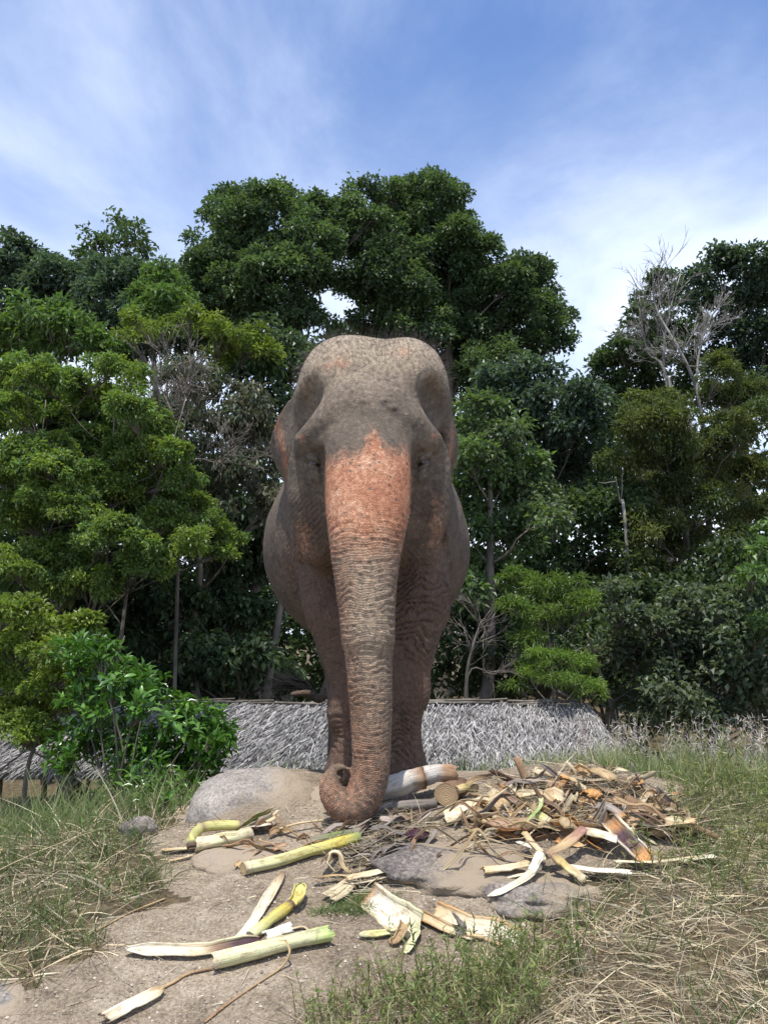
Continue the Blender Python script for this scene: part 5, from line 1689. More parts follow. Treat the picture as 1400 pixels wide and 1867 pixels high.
piece('sheath_strip', 'lower cream strip with bent end under the folded loop', 'sheath', [(640, 1612), (672, 1606), (702, 1600)], 13, lift=0.03, arc=150, cols=[(0, CREAM * 0.8), (1, CREAM)], rag=0.3)
for k, (dx, dy) in enumerate(((0, 0), (9, 3), (17, 9))):
    piece('fibre_bundle', ('left', 'middle', 'right')[k] + ' one of three straw coloured fibre bundles fanned below the folded loop', 'fibre', [(590 + dx, 1634 + dy), (612 + dx, 1620 + dy), (634 + dx * 0.6, 1605 + dy)], 11, lift=0.025, arc=150, cols=[(0, STRAWC * 0.9), (1, CREAM * 0.9)], mat=M_DRY, group='fanned fibre below the trunk', rag=0.4, roll=2.9)
piece('open_sheath', 'widest cream open sheath trough, bottom centre', 'sheath', [(668, 1628), (700, 1652), (732, 1672), (757, 1690)], 58, lift=0.035, arc=105, cols=[(0, BROWN), (0.1, CREAM), (0.9, PGREEN), (1, PGREEN * 0.8)], inner=[(0, ORNG * 0.7), (0.14, WHITE), (1, CREAM * 1.05)], thick=0.009, n=30, m=26, rag=0.12, roll=-0.75)
piece('sheath_strip', 'pale green sheath end hanging down from the widest trough', 'sheath', [(760, 1680), (756, 1705), (742, 1738)], 24, lifts=[0.05, 0.025, 0.01], arc=90, cols=[(0, PGREEN), (1, PGREEN * 1.1)], thick=0.004, roll=-0.5, taper=(1, 0.7))
piece('stem_slice', 'yellow green slice lying below the widest trough', 'stem', [(655, 1706), (690, 1703), (722, 1700)], 17, lift=0.018, arc=150, cols=[(0, PGREEN), (0.5, YGREEN * 1.2), (1, PGREEN)], roll=2.8, taper=(0.4, 1), flat=0.7)
piece('dry_curl', 'brown dry curled husk touching the end of the widest trough', 'husk', [(714, 1722), (728, 1704), (738, 1682)], 20, lifts=[0.015, 0.03, 0.05], arc=220, cols=[(0, BROWN * 1.4), (1, TAN * 0.8)], mat=M_DRY, taper=(0.5, 1.1), rag=0.4)
piece('dry_curl', 'thin straw curl arched over the yellow green slice', 'husk', [(700, 1690), (712, 1698), (728, 1694), (738, 1688)], 7, lift=0.03, arc=140, cols=[(0, STRAWC), (1, TAN)], mat=M_DRY)
piece('open_sheath', 'long orange rimmed cream trough right of the widest trough', 'sheath', [(790, 1662), (840, 1682), (890, 1696), (942, 1714)], 44, lift=0.03, arc=120, cols=[(0, ORNG * 0.8), (0.5, TAN), (1, ORNG * 0.7)], inner=[(0, TAN), (0.25, CREAM), (1, WHITE * 0.9)], thick=0.009, n=30, m=24, rag=0.2, roll=-0.65)
piece('open_sheath', 'narrow tan trough in front of the orange rimmed one', 'sheath', [(766, 1668), (810, 1690), (862, 1706)], 24, lift=0.025, arc=150, cols=[(0, ORNG * 0.75), (1, CREAM * 0.8)], inner=[(0, TAN), (1, CREAM)], thick=0.007, rag=0.2, roll=-0.45)
piece('leaf_scrap', 'grey dead leaf scrap leaning on the orange rimmed trough', 'leaf', [(828, 1668), (838, 1685), (842, 1704)], 22, lifts=[0.09, 0.06, 0.03], arc=80, cols=[(0, GREYB * 0.6), (1, GREYB * 0.9)], thick=0.002, rag=0.9, mat=M_DRY)
# --- the heap at right
piece('bark_tube', 'short tan bark tube hanging open toward the front of the heap', 'bark', [(905, 1450), (912, 1468), (922, 1492)], 37, lifts=[0.09, 0.085, 0.05], arc=250, thick=0.008, cols=[(0, CREAM * 0.75), (0.5, TAN), (1, DBR)], inner=[(0, DBR), (1, DBR)], roll=math.pi, rag=0.2)
piece('stem_slice', 'orange ringed round slice of stem on the heap left', 'slice', None, 62, world=[P(945, 1452, 4.66), P(947, 1449, 4.70), P(949, 1446, 4.735)], cols=[(0, ORNG), (1, CREAM * 0.9)], inner=np.array([0.62, 0.34, 0.13]), flat=0.55, m=26, n=8, groove=0.04)
piece('sheath_tip', 'orange tipped cream sheath sticking out of the heap top', 'sheath', [(1022, 1418), (1042, 1428), (1064, 1440)], 24, lifts=[0.17, 0.12, 0.08], arc=170, cols=[(0, ORNG), (0.3, TAN), (1, CREAM)], taper=(0.4, 1.1), roll=math.pi)
piece('bark_strip', 'dark brown bark strip sticking up from the heap top', 'bark', [(1078, 1425), (1096, 1440), (1116, 1456)], 15, lifts=[0.14, 0.11, 0.07], arc=120, cols=[(0, BROWN), (1, DBR * 1.3)], mat=M_DRY, rag=0.4)
piece('bark_strip', 'long dark brown bark slab down the right end of the heap', 'bark', [(1140, 1458), (1190, 1480), (1230, 1500), (1264, 1520)], 22, lifts=[0.10, 0.09, 0.07, 0.04], arc=150, cols=[(0, BROWN * 0.8), (0.5, BROWN), (1, ORNG * 0.5)], mat=M_DRY, roll=math.pi - 0.4, rag=0.3, n=26)
piece('log', 'brown stub with pale ringed end at the right of the heap', 'log', None, 36, world=wpts((1186, 1494, 4.48), (1178, 1486, 4.60), (1165, 1478, 4.74)), cols=[(0, BROWN), (1, BROWN * 0.7)], inner=np.array([0.34, 0.25, 0.17]), mat=M_DRY, groove=0.12)
piece('open_sheath', 'big sheath with cream rim and dark purple trough, ends orange', 'sheath', [(1108, 1492), (1132, 1518), (1158, 1544), (1182, 1568)], 36, lifts=[0.13, 0.11, 0.08, 0.05], arc=150, cols=[(0, GREYB), (0.2, CREAM), (0.7, WHITE * 0.85), (0.9, ORNG), (1, ORNG * 0.8)], inner=[(0, BROWN), (0.15, ORNG * 0.8), (0.3, PURP), (0.65, PURP * 1.2), (0.85, ORNG), (1, ORNG * 1.1)], thick=0.008, n=30, m=22, roll=-0.5)
piece('husk', 'greyish rounded husk at the upper end of the purple trough', 'husk', [(1092, 1474), (1115, 1478), (1136, 1496)], 26, lifts=[0.13, 0.14, 0.12], arc=180, cols=[(0, GREYB * 0.9), (0.6, GREYB), (1, ORNG * 0.8)], roll=math.pi)
piece('stem_chunk', 'yellow stem chunk in the middle of the heap front', 'stem', [(958, 1486), (982, 1492), (1004, 1502)], 36, lifts=[0.08, 0.075, 0.06], arc=210, thick=0.01, cols=[(0, PGREEN), (0.5, YGREEN * 1.2), (1, CREAM)], inner=[(0, BROWN), (1, BROWN)], roll=math.pi)
piece('leaf_rib', 'thin green leaf rib curving down over the heap front', 'leaf', [(986, 1454), (984, 1472), (962, 1496), (948, 1510)], 8, lifts=[0.12, 0.13, 0.11, 0.06], arc=140, cols=[(0, PGREEN), (0.5, GREEN * 1.6), (1, PGREEN)], n=24)
piece('sheath_strip', 'straight tan sheath leaning down the heap front', 'sheath', [(956, 1520), (976, 1544), (998, 1570)], 15, lifts=[0.09, 0.08, 0.05], arc=160, cols=[(0, TAN), (1, CREAM * 0.9)], roll=math.pi, rag=0.1)
piece('sheath_strip', 'white curved strip tapering left onto the flat dark rock', 'sheath', [(888, 1636), (925, 1622), (958, 1600), (984, 1578)], 14, lifts=[0.03, 0.05, 0.06, 0.06], arc=110, cols=[(0, WHITE), (1, CREAM)], taper=(0.08, 1), roll=2.7)
piece('sheath_strip', 'short white strip standing behind the curved white strip', 'sheath', [(968, 1590), (978, 1574), (986, 1556)], 17, lifts=[0.06, 0.08, 0.1], arc=120, cols=[(0, WHITE), (1, WHITE * 0.95)], roll=2.7)
piece('fibre_bundle', 'cream and brown split bundle lying on the dark dome', 'fibre', [(880, 1590), (920, 1586), (962, 1578)], 24, lifts=[0.05, 0.06, 0.06], arc=190, cols=[(0, TAN), (0.5, CREAM), (1, TAN)], roll=math.pi, groove=0.18, rag=0.4)
piece('sheath_strip', 'white flat strip below the cream and brown bundle', 'sheath', [(896, 1602), (930, 1600), (962, 1594)], 12, lift=0.04, arc=120, cols=[(0, WHITE), (1, CREAM)], roll=math.pi)
piece('sheath_strip', 'cream pointed sheath left of the yellow chunk', 'sheath', [(940, 1536), (962, 1542), (992, 1556)], 14, lifts=[0.06, 0.07, 0.06], arc=140, cols=[(0, WHITE), (1, CREAM)], taper=(0.3, 1), roll=math.pi)
piece('open_sheath', 'cream sheath with purple edge across the heap middle', 'sheath', [(1056, 1516), (1092, 1522), (1124, 1532)], 24, lifts=[0.09, 0.1, 0.09], arc=160, cols=[(0, PURP * 2.5), (0.4, CREAM), (1, WHITE)], roll=math.pi - 0.3, taper=(0.4, 1))
piece('sheath_strip', 'dull purple brown strip slanting across the heap front', 'sheath', [(996, 1560), (1030, 1540), (1064, 1512)], 20, lifts=[0.08, 0.1, 0.11], arc=130, cols=[(0, BROWN * 1.1), (0.5, TAN * 0.8), (1, np.array([0.3, 0.15, 0.13]))], roll=2.8, rag=0.3)
piece('stem_chunk', 'mottled yellow stem pointing to the lower front of the heap', 'stem', [(1006, 1562), (1036, 1586), (1066, 1608)], 26, lifts=[0.09, 0.06, 0.03], arc=200, cols=[(0, BROWN), (0.3, np.array([0.5, 0.38, 0.14])), (1, CREAM * 0.9)], roll=math.pi, rag=0.25)
piece('sheath_strip', 'broad white sheath lying flat at the heap foot', 'sheath', [(1036, 1582), (1090, 1588), (1150, 1592)], 24, lift=0.04, arc=90, cols=[(0, WHITE), (1, WHITE)], roll=math.pi, rag=0.3)
piece('sheath_strip', 'long pale sheath stretched right along the heap foot into straw', 'sheath', [(1120, 1572), (1190, 1572), (1282, 1562)], 11, lift=0.035, arc=110, cols=[(0, CREAM), (1, STRAWC)], roll=math.pi, rag=0.3)
piece('sheath_strip', 'greenish white strip at the far right foot of the heap', 'sheath', [(1236, 1570), (1262, 1568), (1300, 1562)], 18, lift=0.03, arc=110, cols=[(0, PGREEN), (1, WHITE * 0.9)], roll=math.pi, rag=0.3)
piece('sheath_strip', 'white chip on the soil above the dark dome', 'sheath', [(856, 1522), (880, 1522), (902, 1520)], 14, lift=0.03, arc=140, cols=[(0, CREAM), (1, WHITE)], roll=math.pi)
piece('stone', 'rounded grey clod between split half log and bark tube', 'stone', [(868, 1492), (884, 1498), (900, 1506)], 22, lift=0.025, cols=[(0, GREYB * 1.4), (1, GREYB * 1.2)], mat=M_DRY, taper=(0.3, 0.3), n=10)
piece('husk', 'golden brown husk half buried in the heap top right', 'husk', [(1066, 1452), (1082, 1450), (1096, 1458)], 26, lift=0.11, arc=200, cols=[(0, ORNG), (1, ORNG * 0.8)], roll=math.pi, rag=0.4)
piece('husk', 'small golden husk at the right end of the brown bark slab', 'husk', [(1238, 1508), (1248, 1504), (1256, 1512)], 20, lift=0.06, arc=200, cols=[(0, ORNG), (1, TAN)], roll=math.pi, rag=0.3)

# loose strips and splinters that fill the heap
LAND = [((945, 1450), 'the orange ringed slice'), ((912, 1470), 'the tan bark tube'), ((1042, 1428), 'the orange tipped sheath'), ((1096, 1440), 'the upright dark bark strip'), ((1210, 1490), 'the long dark bark slab'),
        ((1186, 1494), 'the brown ringed stub'), ((1145, 1530), 'the purple trough'), ((982, 1492), 'the yellow chunk'), ((976, 1544), 'the leaning tan sheath'), ((940, 1612), 'the white curved strip'), ((920, 1586), 'the split cream bundle'),
        ((1092, 1522), 'the purple edged cream sheath'), ((1036, 1586), 'the mottled yellow stem'), ((1090, 1588), 'the broad white sheath'), ((1190, 1572), 'the long pale sheath'), ((813, 1449), 'the ringed log end'), ((850, 1478), 'the split half log'),
        ((758, 1521), 'the maroon bract'), ((612, 1575), 'the folded loop'), ((680, 1592), 'the cream strip'), ((735, 1492), 'the blackish stem'), ((640, 1510), 'the trunk curl'), ((820, 1598), 'the dark dome'), ((400, 1505), 'the bent green stem'),
        ((410, 1532), 'the thick pale chunk'), ((500, 1571), 'the long yellow stem'), ((585, 1530), 'the dry grey stem'), ((450, 1562), 'the brown chip'), ((1082, 1452), 'the golden husk'), ((1064, 1512), 'the slanting purple brown strip'), ((880, 1522), 'the white chip')]
_used = {}


def own_label(u, v, kind, col, ln, lo, hi, wid):
    nm = min(LAND, key=lambda l: (l[0][0] - u) ** 2 + ((l[0][1] - v) * 1.6) ** 2)
    du, dv = u - nm[0][0], (v - nm[0][1]) * 1.3
    rel = ('right of' if du > 0 else 'left of') if abs(du) > abs(dv) else ('in front of' if dv > 0 else 'behind')
    lum = float(np.mean(col))
    tone = 'blackish' if lum < 0.08 else 'dark brown' if lum < 0.14 else 'brown' if lum < 0.2 else 'light brown' if lum < 0.3 else 'tan' if lum < 0.4 else 'cream'
    f = (ln - lo) / (hi - lo)
    size = ('short' if f < 0.33 else 'medium length' if f < 0.67 else 'long') + (' wide' if wid > 0.66 else ' narrow' if wid < 0.33 else '')
    return f'{size} {tone} {kind} lying {rel} {nm[1]}'


def filler(n, name, label, cat, group, region, cols, wl, ll, hl, mat, seedoff, arcs=(90, 200), dirs=None, lie=False):
    for k in range(n):
        u0 = rng.uniform(region[0], region[1]); v0 = rng.uniform(region[2], region[3])
        if len(region) > 4:
            f = (u0 - region[0]) / (region[1] - region[0])
            v0 = np.interp(f, [0, 0.4, 0.7, 1], [region[4][0], region[4][1], region[4][2], region[4][3]]) + rng.uniform(0, 1) ** 0.8 * np.interp(f, [0, 0.5, 1], [90, 120, 50])
        c = hit(u0, v0, 0.0)
        a = rng.uniform(-0.9, 0.9) if dirs is None else rng.normal(dirs[0], dirs[1])
        if rng.random() < 0.5:
            a += math.pi
        ln = rng.uniform(*ll)
        d = np.array([math.cos(a), math.sin(a) * 0.8, 0])
        bow = rng.uniform(-0.16, 0.16) * ln
        side = np.array([-d[1], d[0], 0])
        pts = []
        for t in (-0.5, -0.17, 0.17, 0.5):
            p = c + d * ln * t + side * bow * (1 - 4 * t * t)
            p[2] = float(ground_z(p[0], p[1])) + 0.012
            pts.append(p)
        base = rng.uniform(*hl)
        tilt = rng.normal() * (0.02 if lie else 0.045)
        for i, p in enumerate(pts):
            p[2] = p[2] + base + tilt * (i - 1.5) / 1.5 + (0.02 * rng.normal() if 0 < i < 3 else 0)
            p[2] = max(p[2], float(ground_z(p[0], p[1])) + 0.008)
        c0 = cols[rng.integers(0, len(cols))] * rng.uniform(0.7, 1.2); c1 = cols[rng.integers(0, len(cols))] * rng.uniform(0.7, 1.2)
        wp = rng.uniform(*wl)
        lab = own_label(u0, v0, label, c0, ln, ll[0], ll[1], (wp - wl[0]) / (wl[1] - wl[0]))
        piece(name, lab, cat, None, wp, world=pts, group=group, arc=rng.uniform(*arcs), cols=[(0, c0), (0.6, c0 * 0.6 + c1 * 0.4), (1, c1)], roll=(math.pi * rng.integers(0, 2) + rng.normal() * 0.35) if lie else rng.uniform(0, 6.28), rag=0.5,
              taper=(rng.uniform(0.2, 1), rng.uniform(0.2, 1)), mat=mat, n=8, m=8, thick=0.003, twist=rng.normal() * 0.6, groove=0.14, seed=seedoff + k * 0.77)


HEAPTOP = (1452, 1424, 1438, 1494)
filler(56, 'dry_strip', 'dry strip', 'fibre', 'dry strips in the heap', (880, 1250, 1430, 1560, HEAPTOP), [BROWN, BROWN * 1.4, DBR * 1.5, TAN * 0.8, GREYB], (6, 18), (0.10, 0.34), (0.0, 0.075), M_DRY, 3)
filler(55, 'pale_strip', 'stem splinter', 'sheath', 'pale splinters in the heap', (880, 1240, 1440, 1580, HEAPTOP), [CREAM * 0.9, TAN, STRAWC, WHITE * 0.8, ORNG * 0.8], (5, 15), (0.08, 0.26), (0.0, 0.08), M_DRY, 71)
filler(78, 'husk_piece', 'husk piece', 'husk', 'husk pieces in the heap', (880, 1245, 1430, 1560, HEAPTOP), [CREAM, TAN, TAN * 0.8, ORNG * 0.9, CREAM * 0.8, BROWN * 1.5], (16, 36), (0.10, 0.26), (0.01, 0.075), M_STEM, 330, arcs=(70, 150), lie=True)
filler(44, 'dry_strip', 'dry sliver', 'fibre', 'dry strips in the heap', (860, 1250, 1430, 1560, HEAPTOP), [BROWN * 1.2, TAN * 0.7, DBR * 1.6, GREYB, STRAWC * 0.8], (4, 12), (0.08, 0.28), (0.02, 0.11), M_DRY, 403)
filler(34, 'dry_leaf_strip', 'withered leaf strip', 'leaf', 'withered strips under the trunk', (600, 775, 1500, 1590), [GREYB, GREYB * 0.6, BROWN, np.array([0.3, 0.25, 0.21]), DBR], (7, 18), (0.14, 0.32), (0.0, 0.06), M_DRY, 150, dirs=(0.75, 0.35), lie=True, arcs=(60, 130))
filler(18, 'dry_strip', 'thin fibre strip', 'fibre', 'strips strewn by the boulder', (380, 600, 1520, 1560), [BROWN, TAN * 0.8, BROWN * 1.5], (4, 12), (0.08, 0.24), (0.0, 0.03), M_DRY, 210, dirs=(0.15, 0.4))
filler(26, 'fibre_strand', 'fibre strand', 'fibre', 'strands on the dome rock', (790, 960, 1510, 1600), [BROWN * 1.3, TAN * 0.7, STRAWC * 0.8], (2.5, 6), (0.12, 0.3), (0.055, 0.10), M_DRY, 260, dirs=(-0.4, 0.5))

# strips that would share a description are told apart by their order from the left
_same = {}
for o in bpy.data.objects:
    if o.parent is None and 'label' in o.keys() and 'lying' in o['label']:
        _same.setdefault(o['label'], []).append(o)
for lab, os_ in _same.items():
    if len(os_) > 1:
        os_.sort(key=lambda o: o.location.x)
        names = ('left', 'right') if len(os_) == 2 else ('leftmost', 'middle', 'rightmost', 'far right')
        for k, o in enumerate(os_[:4]):
            o['label'] = names[k] + ' ' + lab
# ------------------------------------------------------------------ grass, straw and weeds
def blades(name, label, n, sampler, length, width, cols, bend, lean, mat, seg=3, tip=None, spread=0.3, up=1.0, sink=0.01, lenf=None, tuft=0.0):
    x, y = sampler(n)
    n = len(x)
    if tuft:          # rooted tussocks
        k = rng.integers(0, max(1, n // 28), n)
        m = rng.random(n) < tuft
        x = np.where(m, x[k] + rng.normal(size=n) * 0.035, x)
        y = np.where(m, y[k] + rng.normal(size=n) * 0.035, y)
    z = ground_z(x, y) - sink
    root = np.stack([x, y, z], -1)
    d0 = unit(np.stack([rng.normal(size=n) * spread + lean[0], rng.normal(size=n) * spread + lean[1], np.full(n, up) * rng.uniform(0.7, 1.2, n)], -1))
    curv = np.stack([rng.normal(size=n) * bend, rng.normal(size=n) * bend, -np.abs(rng.normal(size=n)) * bend * 0.8], -1)
    c = cols[rng.integers(0, len(cols), n)] * rng.uniform(0.65, 1.25, (n, 1))
    c = c * (1 + 0.3 * vnoise(x * 2, y * 2, 5.5))[:, None]
    L_ = rng.uniform(length[0], length[1], n) * (1 + 0.35 * vnoise(x * 1.6, y * 1.6, 2.2))
    if lenf is not None:
        L_ = L_ * lenf(x, y)
    tc = None if tip is None else c * 0.5 + 0.5 * tip
    return ribbons(root, d0, curv, L_, width[0] + (width[1] * 1.3 - width[0]) * rng.random(n) ** 1.8, c, seg, 0.12, tc)


def stuff(name, label, cat, arrs, mat):
    off, V_, F_, C_ = 0, [], [], []
    for v, f, c in arrs:
        V_.append(v); F_.append(f + off); C_.append(c); off += len(v)
    o = obj(name, mesh_data(name, np.vstack(V_), np.vstack(F_), mat, col=np.vstack(C_), smooth=False))
    return tag(o, label, cat, kind='stuff')


def samp_poly(poly, x0, x1, y0, y1, dens=None, s=0.06):
    def f(n):
        X, Y_ = [], []
        tot = 0
        while tot < n:
            x = rng.uniform(x0, x1, n * 2); y = rng.uniform(y0, y1, n * 2)
            m = soft(poly, x, y, s)
            if dens is not None:
                m &= rng.random(len(x)) < dens(x, y)
            X.append(x[m]); Y_.append(y[m]); tot += m.sum()
        return np.concatenate(X)[:n], np.concatenate(Y_)[:n]
    return f


def samp_box(x0, x1, y0, y1, dens=None):
    def f(n):
        x = rng.uniform(x0, x1, n); y = rng.uniform(y0, y1, n)
        if dens is not None:
            m = rng.random(n) < dens(x, y)
            x, y = x[m], y[m]
        return x, y
    return f


GR = np.array([[0.13, 0.19, 0.07], [0.17, 0.23, 0.09], [0.10, 0.15, 0.06], [0.22, 0.25, 0.13]])
GD = np.array([[0.08, 0.13, 0.04], [0.12, 0.17, 0.06], [0.15, 0.17, 0.075]])
ST = np.array([[0.50, 0.41, 0.26], [0.40, 0.32, 0.20], [0.58, 0.50, 0.34], [0.28, 0.21, 0.13], [0.34, 0.30, 0.22]])
WD = np.array([[0.15, 0.19, 0.065], [0.18, 0.22, 0.08], [0.11, 0.145, 0.055], [0.24, 0.23, 0.11]])

# tall green grass on the far side of the crest
far_ok = lambda x, y: np.clip(0.15 + sstep(5.2, 5.7, y + 0.25 * (x > 1.0)) * (1 - 0.9 * np.exp(-((x + 0.1) / 0.75) ** 2) * (y < 7.6)), 0, 1)
tall = [blades('g', '', 12500, samp_box(-1.3, 5.5, 5.3, 9.4, far_ok), (0.15, 0.36), (0.004, 0.008), GR, 0.22, (0.05, 0), M_GRASS, 3, np.array([0.32, 0.34, 0.17]), 0.2, lenf=lambda x, y: np.interp(y, [5.2, 6.4], [0.45, 1.0]), tuft=0.5),
        blades('g', '', 7000, samp_box(1.25, 4.2, 4.75, 7.2, lambda x, y: sstep(4.75, 5.2, y - 0.25 * sstep(2.2, 1.2, x)) * sstep(1.12, 1.42, x)), (0.20, 0.42), (0.003, 0.007), GR, 0.22, (0.02, 0), M_GRASS, 3, np.array([0.38, 0.38, 0.2]), 0.22, lenf=lambda x, y: np.where(x > 1.75, 0.95, np.interp(y, [5.0, 6.4], [0.45, 0.9])), tuft=0.5),
        blades('g', '', 6500, samp_box(-4.4, -1.2, 4.6, 8.4, lambda x, y: sstep(4.7, 5.3, y + 0.35 * sstep(-1.6, -2.4, x))), (0.18, 0.42), (0.003, 0.007), GR * 0.95, 0.25, (0.05, 0), M_GRASS, 3, np.array([0.30, 0.33, 0.15]), 0.24)]
tall.append(blades('g', '', 3000, samp_box(-6.5, -2.0, 7.2, 9.5), (0.25, 0.55), (0.004, 0.009), GR * 0.9, 0.22, (0.05, 0), M_GRASS, 3, None, 0.24, tuft=0.5))
stuff('tall_grass', 'tall green grass growing beyond the crest and around the thatch', 'grass', tall, M_GRASS)


def seedheads():
    V_, F3, C_ = [], [], []
    arr = []
    n = 260
    u = rng.uniform(1040, 1400, n); Yv = rng.uniform(6.6, 8.4, n)
    x = (u - CX) / FPX * Yv
    z = ground_z(x, Yv)
    topv = np.array([P(a, rng.uniform(1300, 1395), b)[2] for a, b in zip(u, Yv)])
    H = np.maximum(topv - z, 0.3)
    root = np.stack([x, Yv, z], -1)
    d0 = unit(np.stack([rng.normal(size=n) * 0.1, rng.normal(size=n) * 0.08, np.ones(n)], -1))
    arr.append(ribbons(root, d0, rng.normal(size=(n, 3)) * 0.05, H, np.full(n, 0.004), np.tile([0.3, 0.29, 0.17], (n, 1)), 3, 0.4))
    k = 16
    ri = np.repeat(np.arange(n), k)
    t = rng.uniform(0.7, 1.0, n * k)
    p = root[ri] + d0[ri] * (H[ri] * t)[:, None]
    d = unit(rng.normal(size=(n * k, 3)) + np.array([0, 0, 0.8]))
    kind = (rng.random(n) < 0.5)[ri][:, None]
    c = np.where(kind, np.array([0.44, 0.36, 0.34]), np.array([0.50, 0.47, 0.40])) * rng.uniform(0.6, 1.2, (n * k, 1))
    arr.append(ribbons(p, d, rng.normal(size=(n * k, 3)) * 0.2, rng.uniform(0.02, 0.055, n * k), np.full(n * k, 0.006), c, 1, 0.3))
    stuff('seed_grass', 'pinkish white seed heads of grass standing before the dark wood', 'grass', arr, M_STRAW)


seedheads()

# dry straw mats
mat_l = samp_poly(PG_LEFT, -3.6, -0.9, 3.0, 5.3)
mat_r = samp_poly(PG_RIGHT, 0.3, 3.2, 2.6, 5.2)
straw_l = [blades('s', '', 9000, mat_l, (0.08, 0.28), (0.0022, 0.0055), ST, 0.32, (0, 0), M_STRAW, 3, None, 0.9, 0.30, 0.0, tuft=0.6),
           blades('s', '', 200, mat_l, (0.25, 0.48), (0.004, 0.008), ST * 1.15, 0.45, (0, 0), M_STRAW, 5, None, 0.8, 0.55, 0.0)]
stuff('dry_straw', 'matted dry straw spread over the left side of the slope', 'straw', straw_l, M_STRAW)
straw_r = [blades('s', '', 14000, mat_r, (0.08, 0.26), (0.0018, 0.0045), ST, 0.32, (0, 0), M_STRAW, 3, None, 0.9, 0.26, 0.0, tuft=0.6),
           blades('s', '', 280, mat_r, (0.2, 0.4), (0.003, 0.006), ST * 1.1, 0.42, (0, 0), M_STRAW, 5, None, 0.85, 0.4, 0.0)]
stuff('dry_straw', 'matted dry straw covering the lower right foreground', 'straw', straw_r, M_STRAW)
straw_c = [blades('s', '', 5200, samp_poly(PG_WEED, -0.4, 1.2, 2.6, 4.2, None, 0.12), (0.06, 0.22), (0.0018, 0.004), ST * 0.85, 0.28, (0, 0), M_STRAW, 3, None, 0.8, 0.45, 0.0)]
stuff('dry_straw', 'sparse dry straw among the weeds at bottom centre', 'straw', straw_c, M_STRAW)
# litter caught between stems on the bare soil
lit = [blades('s', '', 2400, samp_box(-1.5, 1.4, 2.9, 4.9), (0.03, 0.13), (0.0015, 0.004), ST * 0.95, 0.25, (0, 0), M_STRAW, 3, None, 0.9, 0.06, 0.0),
       blades('s', '', 1500, samp_poly(ground_poly([(880, 1450), (1100, 1420), (1270, 1510), (1200, 1600), (950, 1600)]), 0.4, 2.0, 4.1, 5.3), (0.06, 0.22), (0.002, 0.005), np.vstack([ST, ST * 0.6]), 0.3, (0, 0), M_STRAW, 3, None, 0.9, 0.4, -0.05),
       blades('s', '', 900, samp_poly(ground_poly([(590, 1500), (780, 1490), (760, 1590), (590, 1640)]), -0.5, 0.5, 3.6, 4.6), (0.05, 0.16), (0.002, 0.004), ST * 0.75, 0.3, (0, 0), M_STRAW, 3, None, 0.9, 0.3, -0.02)]
stuff('straw_litter', 'scattered bits of straw and fibre on the bare soil', 'straw', lit, M_STRAW)

# green shoots through the straw
sh = [blades('g', '', 7500, mat_l, (0.08, 0.28), (0.002, 0.005), GD, 0.3, (0, 0), M_GRASS, 3, None, 0.45, 1.0, tuft=0.7),
      blades('g', '', 5500, samp_poly(PG_RIGHT, 0.3, 3.2, 2.6, 5.2, lambda x, y: 0.25 + 0.75 * sstep(3.5, 4.2, y)), (0.08, 0.24), (0.002, 0.0045), GD * 1.1, 0.3, (0, 0), M_GRASS, 3, None, 0.5, 0.9, tuft=0.7),
      blades('g', '', 2600, samp_poly(ground_poly([(585, 1650), (650, 1625), (720, 1610), (745, 1640), (700, 1680), (600, 1690)]), -0.5, 0.3, 3.3, 4.2), (0.02, 0.06), (0.002, 0.004), GD, 0.3, (0, 0), M_GRASS, 2, None, 0.8, 0.8)]
stuff('green_shoots', 'short green grass shoots growing up through the straw', 'grass', sh, M_GRASS)


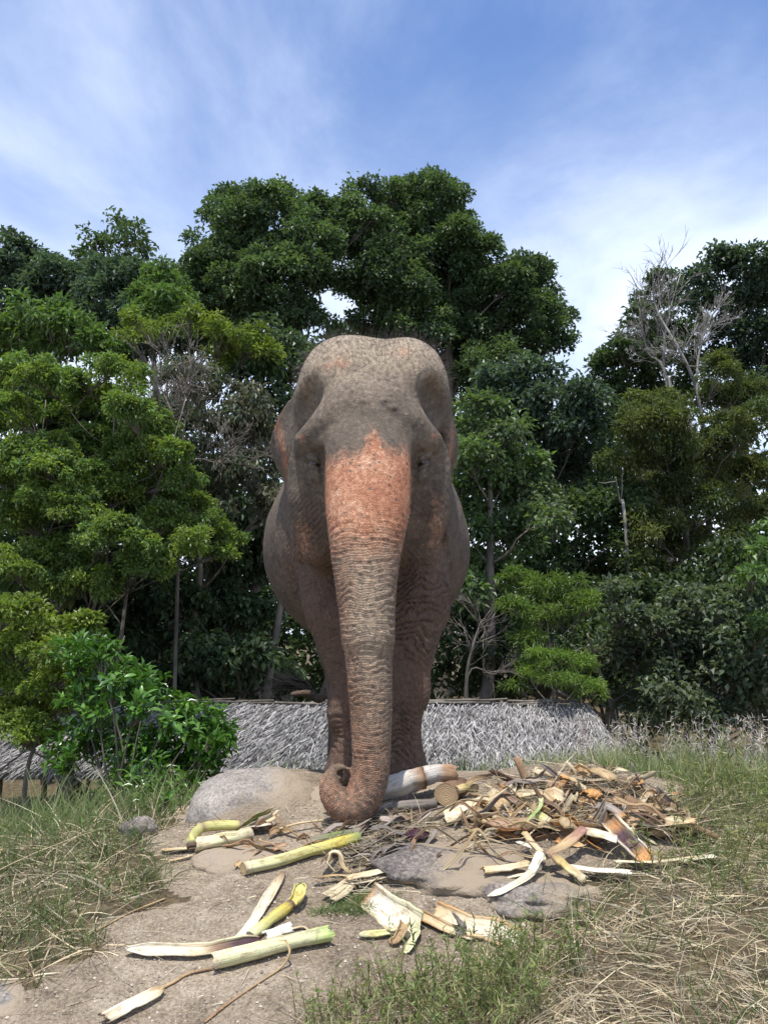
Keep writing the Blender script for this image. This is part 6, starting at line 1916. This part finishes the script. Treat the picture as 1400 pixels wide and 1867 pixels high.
def weeds(n, sampler, hgt, col, name, label, step=0.016, lw=(0.022, 0.046)):
    """upright stems set with narrow leaves"""
    x, y = sampler(n)
    n = len(x)
    root = np.stack([x, y, ground_z(x, y) - 0.01], -1)
    d0 = unit(np.stack([rng.normal(size=n) * 0.22, rng.normal(size=n) * 0.2, np.ones(n)], -1))
    H = rng.uniform(hgt[0], hgt[1], n) * (1 + 0.4 * vnoise(x * 3, y * 3, 3.1))
    cv = rng.normal(size=(n, 3)) * 0.12
    arr = [ribbons(root, d0, cv, H, np.full(n, 0.0035), np.tile([0.17, 0.16, 0.075], (n, 1)), 3, 0.5)]
    m = np.maximum(3, (H / step).astype(int))
    ri = np.repeat(np.arange(n), m)
    t = rng.uniform(0.2, 1.02, len(ri)) ** 0.8
    p = root[ri] + H[ri][:, None] * (t[:, None] * d0[ri] + (t * t)[:, None] * cv[ri])
    d = unit(rng.normal(size=(len(ri), 3)) * np.array([0.8, 0.8, 0.3]) + np.array([0, 0, 0.75]))
    c = col[rng.integers(0, len(col), n)][ri] * rng.uniform(0.7, 1.3, (len(ri), 1)) * (0.75 + 0.45 * t[:, None])
    L_ = rng.uniform(lw[0], lw[1], len(ri))
    arr.append(ribbons(p, d, rng.normal(size=(len(ri), 3)) * 0.15 + np.array([0, 0, -0.12]), L_, L_ * 0.17, c, 2, 0.15))
    stuff(name, label, 'weeds', arr, M_GRASS)


weeds(430, samp_poly(PG_WEED, -0.4, 1.2, 2.6, 4.2, None, 0.09), (0.08, 0.24), WD, 'narrow_leaved_weeds', 'narrow leaved green weeds growing in the bottom centre foreground', 0.015, (0.018, 0.040))
weeds(420, samp_poly(PG_RIGHT, 1.0, 3.2, 3.3, 5.2, lambda x, y: sstep(3.3, 4.2, y)), (0.10, 0.30), WD * np.array([1.0, 0.95, 0.9]), 'narrow_leaved_weeds', 'olive weeds standing in the straw at the right edge')
weeds(120, samp_poly(PG_LEFT, -3, -1, 3.4, 5.2), (0.08, 0.22), GD * 1.1, 'narrow_leaved_weeds', 'small dull green weeds dotted in the straw at left')


def grit():
    """loose pebbles and grit on the bare soil"""
    n = 9000
    x = rng.uniform(-1.7, 1.5, n); y = rng.uniform(2.7, 4.9, n)
    m = ~soft(PG_LEFT, x, y) & ~soft(PG_RIGHT, x, y)
    x, y = x[m], y[m]; n = len(x)
    r = 0.0018 + 0.006 * rng.random(n) ** 5 + 0.0015 * rng.random(n)
    z = ground_z(x, y) + r * 0.25
    oc = np.array([[1, 0, 0], [0, 1, 0], [-1, 0, 0], [0, -1, 0], [0, 0, 1], [0, 0, -1]], float)
    v = np.stack([x, y, z], -1)[:, None] + oc[None] * r[:, None, None] * rng.uniform(0.6, 1.3, (n, 6, 1))
    f = np.array([[0, 1, 4], [1, 2, 4], [2, 3, 4], [3, 0, 4], [1, 0, 5], [2, 1, 5], [3, 2, 5], [0, 3, 5]])
    F = (np.arange(n)[:, None, None] * 6 + f[None]).reshape(-1, 3)
    c = np.where(rng.random((n, 1)) < 0.6, np.array([0.46, 0.40, 0.32]), np.array([0.26, 0.21, 0.165])) * rng.uniform(0.7, 1.2, (n, 1))
    o = obj('grit', mesh_data('grit', v.reshape(-1, 3), F, M_STRAW, col=np.repeat(c, 6, 0), smooth=False))
    tag(o, 'loose pale grit and pebbles on the bare slope', 'gravel', kind='stuff')


grit()
